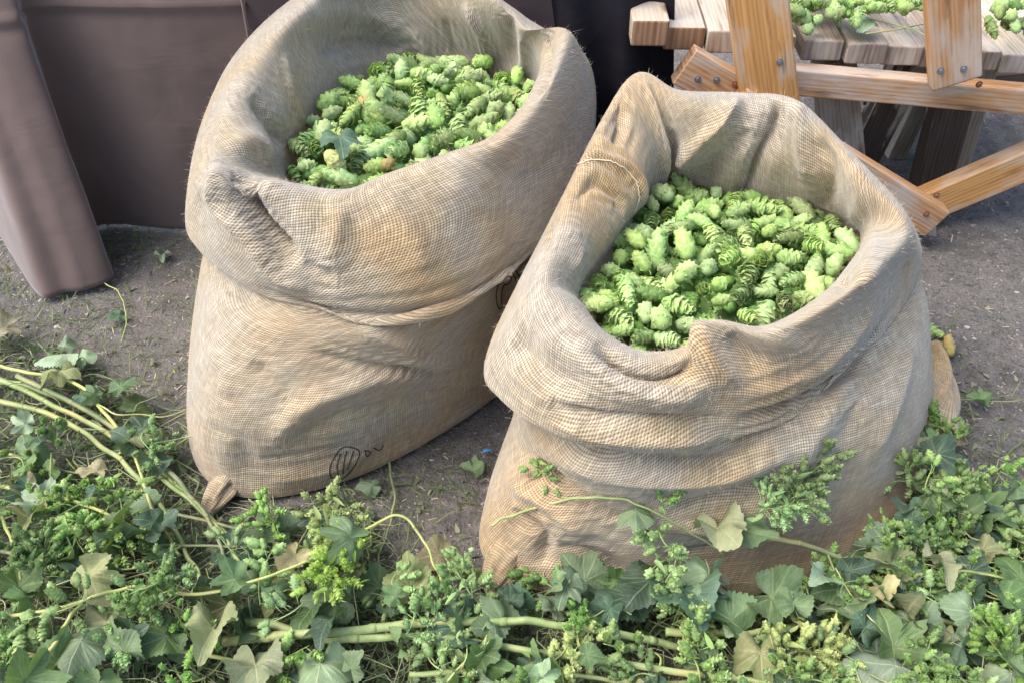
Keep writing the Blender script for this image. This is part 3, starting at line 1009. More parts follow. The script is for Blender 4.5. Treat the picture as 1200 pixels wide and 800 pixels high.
def fill_cones(ring, zlev, mound, n, seed, label, group, where, skip=()):
    rng = random.Random(seed)
    w_ = [P(a, b, z) for a, b, z in ring]
    c = sum(w_, Vector()) / len(w_)
    poly = [((p.x - c.x) * 0.97 + c.x, (p.y - c.y) * 0.97 + c.y) for p in w_]
    x0, x1 = min(p[0] for p in poly), max(p[0] for p in poly)
    y0, y1 = min(p[1] for p in poly), max(p[1] for p in poly)

    def hz(x, y):
        dx = (x - c.x) / (x1 - x0) * 2; dy = (y - c.y) / (y1 - y0) * 2
        return zlev + mound * (1 - 0.8 * (dx * dx + dy * dy)) + 0.010 * noise.noise(Vector((x * 14, y * 14, seed)))
    placed = []
    tries = 0
    while len(placed) < n and tries < 40000:
        tries += 1
        x, y = rng.uniform(x0, x1), rng.uniform(y0, y1)
        if not inside(poly, x, y): continue
        md = 0.031 if tries < 15000 else 0.0245
        if any((x - a) ** 2 + (y - b) ** 2 < md * md for a, b in placed): continue
        placed.append((x, y))
    for k, (x, y) in enumerate(placed):
        r_ = rng.random()
        me = CONES[rng.randrange(10)]
        lab, cat = label, 'hop cone'
        o = link('hop_cone', me, None, (x, y, hz(x, y) + (rng.uniform(-.004, .012) if len(placed) > 0 and k < 72 else -0.008)), rand_rot(rng, .32), rng.uniform(.85, 1.38))
        tag(o, lab, cat, group)
    mine = [o for o in COL.objects if o.get('group') == group]
    sack_word = 'taller' if 'taller' in label else 'lower'
    pick = [(min(mine, key=lambda o: o.location.x), 'hop cone at the far left end of the heap in the %s sack' % sack_word),
            (max(mine, key=lambda o: o.location.x), 'hop cone at the far right end of the heap in the %s sack' % sack_word),
            (max(mine, key=lambda o: o.location.y), 'hop cone farthest back against the inner wall of the %s sack' % sack_word),
            (min(mine, key=lambda o: o.location.y), 'hop cone nearest the front rim of the %s sack' % sack_word)]
    for o, lab_ in pick: o['label'] = lab_
    # the cones that fill the sack below the top layer
    mb = MB()
    for k in range(190):
        for _ in range(50):
            x, y = rng.uniform(x0, x1), rng.uniform(y0, y1)
            if inside(poly, x, y): break
        m_ = Matrix.Translation((x, y, hz(x, y) - 0.028 + rng.uniform(-.006, .006))) @ rand_rot(rng).to_matrix().to_4x4() @ Matrix.Translation((-.02, 0, 0))
        cone_into(mb, m_, .04, .0145, 22, .4, rng, False)
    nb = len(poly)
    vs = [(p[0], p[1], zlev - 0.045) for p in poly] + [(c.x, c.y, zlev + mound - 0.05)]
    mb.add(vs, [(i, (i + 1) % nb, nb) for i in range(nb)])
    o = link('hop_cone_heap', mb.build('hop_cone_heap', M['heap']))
    tag(o, where, 'hop heap', kind='stuff')
    return hz


hzL = fill_cones(L_RINGS[-2], 0.450, 0.030, 104, 12, 'fresh green hop cone heaped in the taller pale sack', 'hop cones in the taller sack', 'deeper layer of green hop cones filling the taller pale sack')
hzR = fill_cones(R_RINGS[-2], 0.376, 0.028, 112, 21, 'fresh green hop cone heaped in the lower tan sack', 'hop cones in the lower sack', 'deeper layer of green hop cones filling the lower tan sack')
rng = random.Random(5)
pt = P(392, 188, .50)
tag(link('hop_cone', CY[1], None, pt, (0.3, 1.0, 0.4), 1.15), 'round yellowed hop cone just below the blue green leaf in the taller sack', 'hop cone')
pt = P(428, 122, .485)
tag(link('hop_cone', CB[1], None, pt, (0.9, 0.1, 0.5), 1.1), 'yellow hop cone with a brown scar behind the leaf in the taller sack', 'hop cone')
pt = P(455, 192, .50)
tag(link('hop_cone', CB[2], None, pt, (0.4, .6, 2.2), 0.75), 'small browned hop cone at the front edge of the taller sack', 'hop cone')

# ------------------------------------------------------------ leaves


def leaf_mesh(name, mat, rng, lobes=0, size=1.0, fold=0.2, curl=0.25, wav=0.05, stalk=0.35, tipcurl=0.2):
    ns, nr = 96, 9
    vs, uv, sh = [(0, 0, 0)], [(0, 0)], [0.6]
    ph = rng.uniform(0, 6.28)
    wid = rng.uniform(.9, 1.1)
    for k in range(ns):
        th = -PI + 2 * PI * (k + .5) / ns            # 0 = tip direction (+y)
        a = abs(th)
        base = np.interp(a, [0, .12, .35, .7, 1.1, 1.6, 2.1, 2.6, 2.9, 3.14], [1.0, .88, .72, .66, .66, .62, .60, .56, .42, .07])
        if lobes:
            base *= 1 + 0.38 * math.exp(-((a - .95) / .2) ** 2) * lobes - 0.26 * math.exp(-((a - .48) / .15) ** 2) * lobes
        ser = 1 + 0.11 * ((a * 9.5 / PI * 1.7) % 1.0 - .5) * (1 if a < 2.8 else 0)
        for j in range(1, nr + 1):
            f_ = j / nr
            r_ = base * f_ * (1 + (ser - 1) * f_ ** 6)
            x, y = math.sin(th) * r_ * wid, math.cos(th) * r_
            z = fold * abs(x) * 0.9 - curl * (x * x) * 1.4 - tipcurl * max(0, y) ** 2 * .6 + wav * math.sin(th * 4 + ph) * f_ ** 2 * 1.2
            z += 0.022 * math.cos((y - .75 * abs(x)) * 7.5 * 2 * PI) * f_ * (1 - f_ * .3)
            z += wav * 0.8 * noise.noise(Vector((x * 2.3 + ph, y * 2.3, ph)))
            vs.append((x * size, y * size, z * size))
            uv.append((x, y))
            v_ = 0
            for va in (0.62, 1.15, 1.9):
                v_ = max(v_, math.exp(-((a - va) / (0.035 / max(f_, .2))) ** 2) * (1 - .5 * f_))
            sh.append(v_)
    fs = []
    for k in range(ns):
        k2 = (k + 1) % ns
        if k2 == 0: continue
        fs.append((0, 1 + k * nr, 1 + k2 * nr))
        for j in range(nr - 1):
            a = 1 + k * nr + j; b = 1 + k2 * nr + j
            fs.append((a, a + 1, b + 1, b))
    mb = MB()
    mb.add(vs, fs, uv, sh)
    if stalk:
        s_ = size
        tube(mb, [(0, 0.02 * s_, 0), (0, -.15 * s_, -.02 * s_), (0.05 * s_, -.3 * s_, -.08 * s_), (0.08 * s_, -(stalk + .1) * s_, -.16 * s_)], .018 * s_, .014 * s_, 6, 1.0)
    return mb.build(name, mat)


rl = random.Random(9)
LEAVES = {}
for key, mt in (('leaf', 'leaf'), ('blue', 'leaf_blue'), ('light', 'leaf_light'), ('dry', 'leaf_dry'), ('brown', 'leaf_brown')):
    LEAVES[key] = []
    for k in range(8):
        crisp = key in ('dry', 'brown')
        LEAVES[key].append(leaf_mesh('hop_leaf', M[mt], rl, lobes=(0, 1, 0, .7, 0, .4, 0, 1)[k], fold=rl.uniform(-.3, .9) if not crisp else rl.uniform(.4, 1.0),
                                     curl=rl.uniform(-.2, .9) if not crisp else rl.uniform(-.5, 1.0), wav=rl.uniform(.07, .18) if not crisp else rl.uniform(.12, .24),
                                     tipcurl=rl.uniform(.1, .7)))


def cluster_mesh(rng, n, spread, ln):
    mb = MB()
    ax = [Vector((0, 0, 0)), Vector((ln * .33, rng.gauss(0, .008), .006)), Vector((ln * .66, rng.gauss(0, .01), .0)), Vector((ln, rng.gauss(0, .01), -.01))]
    tube(mb, catmull([tuple(a) for a in ax], 4), .0014, .0008, 5, .5)
    for i in range(n):
        t = rng.random()
        p = Vector((ln * t, 0, 0)) + Vector((rng.gauss(0, .3), rng.gauss(0, 1), rng.gauss(.3, .8))) * spread * (1 - .35 * t)
        d = (p - Vector((ln * t * .8, 0, 0))).normalized()
        q = d.to_track_quat('X', 'Z')
        m_ = Matrix.Translation(p) @ q.to_matrix().to_4x4() @ Matrix.Rotation(rng.gauss(0, .5), 4, 'Y')
        s_ = rng.uniform(.6, 1.15)
        cone_into(mb, m_, .022 * s_, .0068 * s_, 15, rng.uniform(.3, 1.3), rng, False)
        if i % 2 == 0:
            tube(mb, [Vector((ln * t * .8, 0, 0)), p * .6 + Vector((ln * t * .3, 0, .004)), p], .0007, .0006, 4, .4)
    # small bract leaves
    for i in range(n // 3):
        t = rng.random()
        p = Vector((ln * t, 0, 0)) + Vector((0, rng.gauss(0, 1), rng.gauss(.3, .7))) * spread
        v, f = bract(.022 * rng.uniform(.5, 1.2), .008, .25, rng.uniform(-.9, .9))
        m_ = Matrix.Translation(p) @ Euler((rng.uniform(0, 6), rng.uniform(-1, 1), rng.uniform(0, 6))).to_matrix().to_4x4()
        mb.add([m_ @ Vector(a) for a in v], f, None, [rng.uniform(0, .6)] * 13)
    return mb.build('cone_cluster', M['cluster'])


rk = random.Random(31)
CLUST = [cluster_mesh(rk, 16, .016, .06), cluster_mesh(rk, 24, .019, .085), cluster_mesh(rk, 12, .014, .045), cluster_mesh(rk, 30, .021, .10), cluster_mesh(rk, 20, .018, .07)]

def hanging_mesh(rng, n, ln):
    mb = MB()
    tube(mb, catmull([(0, 0, 0), (ln * .4, .006, .008), (ln, -.004, 0)], 5), .0013, .0008, 5, .5)
    for i in range(n):
        t = (i + rng.random()) / n
        b = Vector((ln * t, 0, .006))
        d = Vector((rng.gauss(.3, .5), rng.gauss(0, 1), rng.gauss(.2, .5))).normalized()
        p = b + d * rng.uniform(.008, .022)
        tube(mb, [b, (b + p) / 2 + Vector((0, 0, .003)), p], .0006, .0005, 4, .5)
        m_ = Matrix.Translation(p) @ d.to_track_quat('X', 'Z').to_matrix().to_4x4()
        s_ = rng.uniform(.6, 1.1)
        cone_into(mb, m_, .027 * s_, .0088 * s_, 24, rng.uniform(.1, .5), rng, False, 1.3)
    return mb.build('cone_cluster', M['cluster'])


CLUST += [hanging_mesh(rk, 9, .07), hanging_mesh(rk, 6, .05), hanging_mesh(rk, 13, .09)]

CLUST.append(cluster_mesh(rk, 60, .020, .10))

# the leaf lying on the hops of the left sack
lf = link('hop_leaf', leaf_mesh('hop_leaf', M['leaf_blue'], rl, .6, .056, .1, .35, .08, .5, .5), None, P(398, 160, .522), (0.15, -0.1, R(-165)))
tag(lf, 'blue green hop leaf with its stalk up, lying on the hops in the taller sack', 'leaf')

# ------------------------------------------------------------ tablecloth
def cloth_sheet(name, top, hem, mat, ztop, parent=None, nu=140, nv=70, seed=0, wr=1.0, crease_z=None):
    T = catmull(top, 12); Hm = catmull(hem, 12)

    def resample(c, n):
        c = np.array(c); d = np.concatenate([[0], np.cumsum(np.linalg.norm(np.diff(c, axis=0), axis=1))])
        s_ = np.linspace(0, d[-1], n)
        return np.stack([np.interp(s_, d, c[:, k]) for k in range(c.shape[1])], 1)
    # keep the correspondence given by control index
    ip = lambda c: np.stack([np.interp(np.linspace(0, len(c) - 1, nu), np.arange(len(c)), c[:, k]) for k in range(3)], 1)
    T = ip(T); Hm = ip(Hm)
    vs = []
    for j in range(nv):
        t = j / (nv - 1)
        e = t ** 1.15
        for i in range(nu):
            p = T[i] * (1 - e) + Hm[i] * e
            x, y, z = p
            a = noise.noise(Vector((x * 5 + seed, z * 1.6, seed)))
            b = noise.noise(Vector((x * 11 + z * 3 + seed, z * 8, 2)))
            c_ = noise.noise(Vector((x * 30, z * 30, 7 + seed)))
            y += wr * (0.018 * a + 0.006 * b + 0.0014 * c_)
            if crease_z is not None:
                zz = crease_z + 0.006 * noise.noise(Vector((x * 4, 1, 1)))
                y += -0.010 * math.exp(-((z - zz) / .007) ** 2) + 0.003 * math.exp(-((z - zz + .018) / .012) ** 2)
            vs.append((x, y, z))
    me = mesh(name, vs, grid_faces(nv, nu, False), mat, True)
    o = link(name, me, parent)
    so_ = o.modifiers.new('thickness', 'SOLIDIFY'); so_.thickness = 0.0012
    return o


def g3(px, py, z=0.0):
    return tuple(P(px, py, z))


cl = empty('tablecloth', P(150, 262, 0), 'dusty brown cloth hanging to the ground behind the taller sack', 'tablecloth')
ZT = 0.80
hem = [g3(-40, 215, .01), g3(-8, 262, .01), g3(28, 322, .01), g3(50, 349, .01), g3(78, 342, .012), g3(104, 338, .012), g3(133, 322, .015), g3(118, 296, .002), g3(104, 270, .002), g3(140, 262, .002), g3(200, 268, .002), g3(260, 268, .002), g3(340, 262, .002)]
top = [(-1.35, 1.99, ZT), (-1.27, 1.93, ZT), (-1.20, 1.88, ZT), (-1.16, 1.85, ZT), (-1.12, 1.83, ZT), (-1.07, 1.82, ZT), (-1.02, 1.815, ZT), (-1.00, 1.815, ZT), (-.97, 1.815, ZT), (-.90, 1.82, ZT), (-.80, 1.82, ZT), (-.68, 1.82, ZT), (-.545, 1.82, ZT)]
cloth_sheet('cloth_panel', top, hem, M['brown_cloth'], ZT, cl, 220, 90, 0, 0.8, 0.545)
hem2 = [g3(332, 258, .02), g3(400, 262, .02), g3(460, 254, .02), g3(520, 262, .02), g3(600, 255, .02), g3(640, 262, .02), g3(680, 255, .02)]
top2 = [(-.57, 1.835, ZT), (-.48, 1.83, ZT), (-.36, 1.83, ZT), (-.25, 1.83, ZT), (-.12, 1.83, ZT), (-.03, 1.83, ZT), (.04, 1.83, ZT)]
o = cloth_sheet('cloth_panel', top2, hem2, M['dark_cloth'], ZT, cl, 150, 70, 4, 1.2)
o['label'] = 'dark plum panel of the hanging cloth'
mb = MB()
sx = P(281, 60, .5)
tube(mb, [(-.550, 1.812, ZT - .02), (-.548, 1.805, .6), (-.552, 1.800, .4), (-.55, 1.80, .2), (-.55, 1.79, .03)], .0035, .003, 6)
link('side_seam', mb.build('side_seam', M['brown_cloth']), cl)
hem3 = [g3(662, 248, .02), g3(690, 262, .02), g3(715, 246, .02), g3(742, 262, .02), g3(768, 244, .02), g3(790, 250, .02)]
top3 = [(.02, 1.86, ZT), (.08, 1.84, ZT), (.14, 1.87, ZT), (.20, 1.84, ZT), (.26, 1.87, ZT), (.31, 1.86, ZT)]
bc = cloth_sheet('black_cloth', top3, hem3, M['black_cloth'], ZT, None, 120, 60, 8, 1.5)
tag(bc, 'black cloth hanging in deep folds between the taller sack and the wooden bench', 'cloth')

# ------------------------------------------------------------ wooden bench


def board(name, a, b, width, thick, mat, parent, nrm=Vector((0, -1, 0)), bev=0.004, uvo=0.0, endmat='wood_end'):
    """a plank from a to b (centre line), width across, thick along nrm"""
    a, b = Vector(a), Vector(b)
    x = (b - a).normalized()
    z = (nrm - x * nrm.dot(x)).normalized()
    y = z.cross(x).normalized()
    L = (b - a).length
    bm = bmesh.new()
    nseg = max(2, int(L / .03))
    rows = []
    for i in range(nseg + 1):
        t = i / nseg
        row = []
        wob = 0.0012 * noise.noise(Vector((t * L * 9 + uvo, uvo, 0)))
        for (sy, sz) in ((-1, -1), (1, -1), (1, 1), (-1, 1)):
            p = a + x * (L * t) + y * (sy * width / 2 + wob) + z * (sz * thick / 2 + wob * .6)
            row.append(bm.verts.new(p))
        rows.append(row)
    for i in range(nseg):
        for k in range(4):
            k2 = (k + 1) % 4
            bm.faces.new((rows[i][k], rows[i][k2], rows[i + 1][k2], rows[i + 1][k]))
    bm.faces.new(rows[0][::-1]); bm.faces.new(rows[-1])
    bm.normal_update()
    ed = [e for e in bm.edges if e.calc_face_angle(0) > 0.9]
    bmesh.ops.bevel(bm, geom=ed, offset=bev, segments=2, profile=0.6, affect='EDGES')
    bmesh.ops.recalc_face_normals(bm, faces=bm.faces)
    uvl = bm.loops.layers.uv.new('UVMap')
    for f in bm.faces:
        n = f.normal
        endf = abs(n.dot(x)) > .7
        for lp in f.loops:
            q = lp.vert.co - a
            if endf: lp[uvl].uv = (q.dot(z) * .6 + uvo + 5, q.dot(y) * .8)
            elif abs(n.dot(z)) > .7: lp[uvl].uv = (q.dot(x) + uvo, q.dot(y) + uvo * 3)
            else: lp[uvl].uv = (q.dot(x) + uvo, q.dot(z) + uvo * 3 + .37)
    me = bpy.data.meshes.new(name)
    bm.to_mesh(me); bm.free()
    me.polygons.foreach_set('use_smooth', [True] * len(me.polygons))
    me.materials.append(M[mat])
    me.materials.append(M[endmat])
    for f in me.polygons:
        if abs(Vector(f.normal).dot(x)) > .7: f.material_index = 1
    o = link(name, me, parent)
    o.modifiers.new('wn', 'WEIGHTED_NORMAL')
    return o


def bolt(p, parent, r=.0075, mat='metal', nrm=(0, -1, 0)):
    bm = bmesh.new()
    bmesh.ops.create_cone(bm, segments=6, radius1=r * 1.0, radius2=r * .92, depth=.005, cap_ends=True)
    bmesh.ops.create_cone(bm, segments=20, radius1=r * 1.5, radius2=r * 1.5, depth=.0015, cap_ends=True, matrix=Matrix.Translation((0, 0, -.003)))
    q = Vector(nrm).to_track_quat('Z', 'Y').to_matrix().to_4x4()
    bmesh.ops.transform(bm, matrix=q, verts=bm.verts)
    me = bpy.data.meshes.new('bolt'); bm.to_mesh(me); bm.free(); me.materials.append(M[mat])
    link('bolt', me, parent, p)


YB = 1.80
bench = empty('wooden_bench', P(1000, 230, 0), 'slatted wooden bench with bolted crossed legs and hops on top, beside the lower sack', 'bench')
# slats run away from the camera; their ends face it
ends = [(762, 40, 'wood_pale', .055), (802, 46, 'wood_pale', .05), (852, 50, 'wood_pale', .05), (908, 55, 'wood_pale', .046), (964, 60, 'wood_grey', .046), (1016, 64, 'wood_grey', .046), (1058, 66, 'wood_grey', .044), (1102, 69, 'wood_grey', .044), (1148, 72, 'wood_grey', .044), (1196, 76, 'wood_pale', .044), (1244, 79, 'wood_grey', .044)]
for i, (px, py, mt, th) in enumerate(ends):
    y0 = YB + (0.012 if i % 3 == 1 else 0) + i * 0.004
    if i == 0: y0 -= .03
    p = V(px, py, y0)
    nxt = V(px + 52, py, y0)
    wd = 0.076 if i in (0, ) else 0.085
    board('slat', p + Vector((0, 0, 0)), p + Vector((0.02, 0.62, 0)), wd, th, mt, bench, Vector((0, 0, 1)), .005, i * 1.7, 'wood_end' if i < 4 else 'wood_end_grey')
# apron
board('apron', V(915, 85, YB - .005) + Vector((0, 0, -.012)), V(1290, 118, YB + .02) + Vector((0, 0, -.012)), .058, .045, 'wood', bench, uvo=2.2)
# uprights
board('upright', V(906, 150, YB - .05), V(878, -70, YB - .05), .118, .036, 'wood_orange', bench, uvo=4.1, bev=.006)
board('upright', V(1119, 95, YB - .055), V(1111, -90, YB - .055), .100, .036, 'wood', bench, uvo=6.3, bev=.006)
# long crossed leg running down to the right
board('crossed_leg', V(800, 75, YB - .015) , V(935, 150, YB - .015), .085, .035, 'wood', bench, uvo=8.8)
board('crossed_leg', V(860, 118, YB - .06), V(1095, 258, YB - .06), .078, .045, 'wood', bench, uvo=1.3)
board('crossed_leg', V(1070, 245, YB + .03), V(1290, 152, YB + .03), .085, .045, 'wood_orange', bench, uvo=10.5)
board('foot_block', V(1082, 262, YB + .0), V(1085, 300, YB + .0), .05, .03, 'wood_grey', bench, uvo=12)
# members in the shade under the bench
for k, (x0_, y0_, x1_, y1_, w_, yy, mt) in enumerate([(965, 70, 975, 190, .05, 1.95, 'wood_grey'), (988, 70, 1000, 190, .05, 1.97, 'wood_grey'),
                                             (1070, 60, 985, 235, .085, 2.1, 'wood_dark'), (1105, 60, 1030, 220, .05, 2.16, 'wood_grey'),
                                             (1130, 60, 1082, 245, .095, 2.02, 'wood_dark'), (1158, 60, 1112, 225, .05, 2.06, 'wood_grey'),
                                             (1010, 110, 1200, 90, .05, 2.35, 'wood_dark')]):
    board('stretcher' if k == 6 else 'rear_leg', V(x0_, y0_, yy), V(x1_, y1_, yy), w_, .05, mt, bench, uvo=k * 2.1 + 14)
for (px, py, yy, mt) in [(914, 74, YB - .072, 'metal'), (1103, 84, YB - .077, 'metal'), (1130, 82, YB - .077, 'metal'),
                         (818, 94, YB - .036, 'metal'), (840, 95, YB - .036, 'metal'), (862, 100, YB - .036, 'rust'),
                         (1086, 252, YB - .086, 'rust'), (1098, 230, YB - .086, 'rust'), (1148, 100, YB - .03, 'rust')]:
    bolt(V(px, py, yy), bench, .0048, mt)

# hops lying on the bench
zt = V(964, 60, YB).z + .03
rb = random.Random(8)
k = 0
for (cx, cy, n) in [(942, 14, 9), (975, 12, 12), (1005, 8, 6), (1035, 2, 6), (1065, 4, 5), (1180, 20, 8), (1195, 4, 8), (955, -8, 10), (1010, -10, 6)]:
    if n > 8: tag(link('cone_cluster', CLUST[n % 3], None, P(cx, cy, zt + .03), (0, 0, n), .9), {9: 'leafy cone cluster left of the pale upright on the bench', 12: 'leafy cone cluster heaped with cones beside the orange upright', 10: 'leafy cone cluster at the back of the bench heap'}[n], 'hop cluster')
    for _ in range(n):
        px, py = cx + rb.gauss(0, 14), cy + rb.gauss(0, 8)
        p = P(px, py, zt + .012 + rb.uniform(0, .04))
        o = link('hop_cone', CONES[rb.randrange(10)], None, p, rand_rot(rb), rb.uniform(.8, 1.1))
        tag(o, 'green hop cone lying on the slats of the wooden bench', 'hop cone', 'hop cones on the bench')
for i, (px, py, r_, key, lab) in enumerate([(1018, 22, 40, 'light', 'pale hop leaf hanging over the front of the bench slats'), (1190, 34, 200, 'leaf', 'dark green hop leaf beside the cones at the right end of the bench')]):
    tag(link('hop_leaf', LEAVES[key][i], None, P(px, py, zt + .02), (.2, .1, R(r_)), .05), lab, 'leaf')
for i, pts in enumerate([[(1000, 18), (1060, 32), (1090, 44)], [(1015, 40), (1050, 35), (1085, 28)]]):
    mb = MB()
    tube(mb, catmull([tuple(P(a, b, zt + .008)) for a, b in pts], 6), .0018, .0012, 6)
    tag(link('hop_bine', mb.build('hop_bine', M['stem']), None), ['thin green bine trailing across the bench slats', 'short green twig crossing the bine on the bench slats'][i], 'vine')

# ------------------------------------------------------------ vine band on the ground
VEG = [(-260, 395), (0, 392), (70, 402), (130, 440), (190, 500), (232, 560), (262, 600), (330, 596), (400, 572), (440, 600), (452, 665), (500, 700), (560, 708), (640, 700),
       (760, 700), (900, 690), (1000, 645), (1060, 585), (1095, 530), (1140, 560), (1200, 580), (1460, 590), (1500, 1010), (-300, 1010)]


def pile(px, py):
    """height of the heap of bines at this place"""
    if not inside(VEG, px, py): return 0.0
    e = 1.0
    for (dx, dy) in ((0, -40), (-20, -25), (20, -25), (0, -80)):
        if not inside(VEG, px + dx, py + dy): e -= .22
    b = 0.055 if px > 600 else 0.035
    return max(0.004, b * e * (1 + .5 * noise.noise(Vector((px / 90, py / 70, 0)))))


def rand_veg(rng, y0=392, y1=960):
    while True:
        px, py = rng.uniform(-230, 1420), rng.uniform(y0, y1)
        if inside(VEG, px, py): return px, py


rv = random.Random(101)
# stuff: crushed litter and small leafy bits under everything
mb = MB()


def small_leaf(mb, p, s_, rng, sh):
    v, f = bract(s_, s_ * rng.uniform(.3, .75), rng.uniform(-.3, .5), rng.uniform(-1, 1))
    m_ = Matrix.Translation(p) @ Euler((rng.gauss(0, .7), rng.gauss(0, .7), rng.uniform(0, 6.3))).to_matrix().to_4x4()
    mb.add([m_ @ Vector(a) for a in v], f, None, [sh] * 13)


for k in range(21000):
    px, py = rand_veg(rv)
    h = pile(px, py)
    z = h * .75 * rv.random() + .003
    p = P(px, py, z)
    small_leaf(mb, p, rv.uniform(.006, .020), rv, rv.random())
o = link('leaf_litter', mb.build('leaf_litter', mat_cone('leafy_litter', (0.045, 0.085, 0.032), (0.16, 0.25, 0.09))))
tag(o, 'tangle of small green leaves and bracts under the cut hop vines', 'leaf litter', kind='stuff')
mb = MB()
for k in range(5200):
    px, py = rand_veg(rv)
    p = P(px, py, pile(px, py) * 1.15 * rv.random() + .004)
    a = rv.uniform(0, 2 * PI); L = rv.uniform(.02, .11)
    d = Vector((math.cos(a), math.sin(a), rv.gauss(0, .15))) * L
    b = Vector((-d.y, d.x, abs(rv.gauss(0, .3)) * L)) * rv.gauss(0, .35)
    tube(mb, [p, p + d * .33 + b, p + d * .7 + b, p + d], rv.uniform(.0006, .0015) * (1.6 if rv.random() < .12 else 1), .0006, 4, rv.random(), False)
o = link('twig_litter', mb.build('twig_litter', mat_cone('twigs', (0.16, 0.20, 0.08), (0.42, 0.44, 0.24))))
tag(o, 'thin green and straw coloured tendrils strewn through the cut vines', 'twig litter', kind='stuff')

# grass and straw on the open dirt
mb = MB(); mb2 = MB(); mb3 = MB()
spots = [(150, 285, 45, 12, 260), (60, 300, 60, 40, 200), (10, 300, 15, 50, 120), (90, 370, 60, 25, 260), (170, 450, 50, 50, 160), (215, 520, 20, 40, 120), (228, 350, 8, 30, 60), (480, 610, 40, 40, 110), (540, 550, 25, 20, 50),
         (1150, 460, 40, 20, 60), (1170, 530, 40, 20, 100), (1110, 400, 12, 16, 30), (1060, 150, 70, 25, 60), (460, 560, 30, 15, 60), (620, 690, 40, 12, 60)]
for (cx, cy, sx_, sy_, n) in spots:
    for _ in range(int(n * .6)):
        p = P(cx + rv.gauss(0, sx_), cy + rv.gauss(0, sy_), 0); p.z = ground_h(p.x, p.y)
        a = rv.uniform(0, 6.3); L = rv.uniform(.008, .035)
        d = Vector((math.cos(a), math.sin(a), rv.uniform(.1, .7))).normalized() * L
        s_ = Vector((-math.sin(a), math.cos(a), 0)) * rv.uniform(.0006, .0014)
        e_ = p + d * 2 - Vector((0, 0, L * rv.uniform(.2, .9)))
        mb.add([p - s_, p + s_, p + d + s_ * .8, p + d - s_ * .8, e_], [(0, 1, 2, 3), (3, 2, 4)], None, [rv.random()] * 5)
o = link('grass', mb.build('grass', M['grass']))
tag(o, 'sparse trampled grass tufts in the dirt', 'grass', kind='stuff')
for _ in range(2600):
    px, py = rv.uniform(-60, 1260), rv.uniform(90, 700)
    p = P(px, py, 0); p.z = ground_h(p.x, p.y) + .001
    a = rv.uniform(0, 6.3); L = rv.uniform(.003, .016) * (2.2 if rv.random() < .04 else 1)
    d = Vector((math.cos(a), math.sin(a), rv.gauss(0, .08))) * L
    s_ = Vector((-math.sin(a), math.cos(a), 0)) * rv.uniform(.0004, .0012)
    up = Vector((0, 0, .0006))
    mb2.add([p - s_, p + s_, p + d + s_ + up, p + d - s_ + up], [(0, 1, 2, 3)])
mbs = MB()
for _ in range(420):
    px, py = rv.choice([(rv.gauss(120, 90), rv.gauss(400, 55)), (rv.gauss(520, 60), rv.gauss(600, 50)), (rv.gauss(1150, 50), rv.gauss(480, 60)), (rv.gauss(100, 80), rv.gauss(310, 30)), (rv.uniform(0, 1200), rv.uniform(240, 700))])
    p = P(px, py, 0); p.z = ground_h(p.x, p.y) + .004
    small_leaf(mbs, p, rv.uniform(.006, .018), rv, rv.random())
o = link('leaf_scraps', mbs.build('leaf_scraps', mat_cone('faded_scraps', (0.10, 0.13, 0.06), (0.36, 0.36, 0.22))))
tag(o, 'faded torn leaf scraps scattered over the open dirt', 'leaf litter', kind='stuff')
o = link('straw_litter', mb2.build('straw_litter', M['straw']))
tag(o, 'tiny pale straw bits scattered over the dirt', 'straw litter', kind='stuff')
bm = bmesh.new()
bmesh.ops.create_icosphere(bm, subdivisions=1, radius=1)
iv = [v.co.copy() for v in bm.verts]; fi = [tuple(v.index for v in f.verts) for f in bm.faces]; bm.free()
for _ in range(5200):
    px, py = rv.uniform(-60, 1260), rv.uniform(60, 720)
    p = P(px, py, 0); p.z = ground_h(p.x, p.y)
    r_ = rv.uniform(.0008, .003) * (2.3 if rv.random() < .05 else 1)
    sc3 = Vector((rv.uniform(.7, 1.3), rv.uniform(.7, 1.3), rv.uniform(.4, .8)))
    mb3.add([p + Vector((v.x * sc3.x, v.y * sc3.y, v.z * sc3.z)) * r_ * rv.uniform(.85, 1.15) for v in iv], fi)
mb4 = MB()
for _ in range(7000):
    if rv.random() < .45: px, py = rv.gauss(1150, 60), rv.gauss(350, 110)
    else: px, py = rv.uniform(-60, 1260), rv.uniform(60, 720)
    p = P(px, py, 0); p.z = ground_h(p.x, p.y)
    r_ = rv.uniform(.0012, .0045) * (2.2 if rv.random() < .06 else 1)
    sc3 = Vector((rv.uniform(.7, 1.3), rv.uniform(.7, 1.3), rv.uniform(.4, .75)))
    mb4.add([p + Vector((v.x * sc3.x, v.y * sc3.y, v.z * sc3.z)) * r_ * rv.uniform(.7, 1.25) for v in iv], fi)
o = link('dirt_crumbs', mb4.build('dirt_crumbs', M['ground'], False))
tag(o, 'loose brown crumbs of dirt strewn over the trampled ground', 'dirt', kind='stuff')
o = link('gravel', mb3.build('gravel', M['stone'], False))
tag(o, 'small grey grit and pebbles scattered over the dirt', 'gravel', kind='stuff')

# ---- bines with leaves and cone clusters
def zpt(px, py, dz=0.0, absz=None):
    return P(px, py, (pile(px, py) + dz) if absz is None else absz)


def S(px, py, off=0.02, z=None):
    h = bR.ray_cast(ORG, ray(px, py).normalized())
    q = P(px, py, z if z is not None else 0.08)
    if h[0] is None or (q - ORG).length < (h[0] - ORG).length - off: return q
    return h[0] - ray(px, py).normalized() * off + Vector((0, 0, .004))


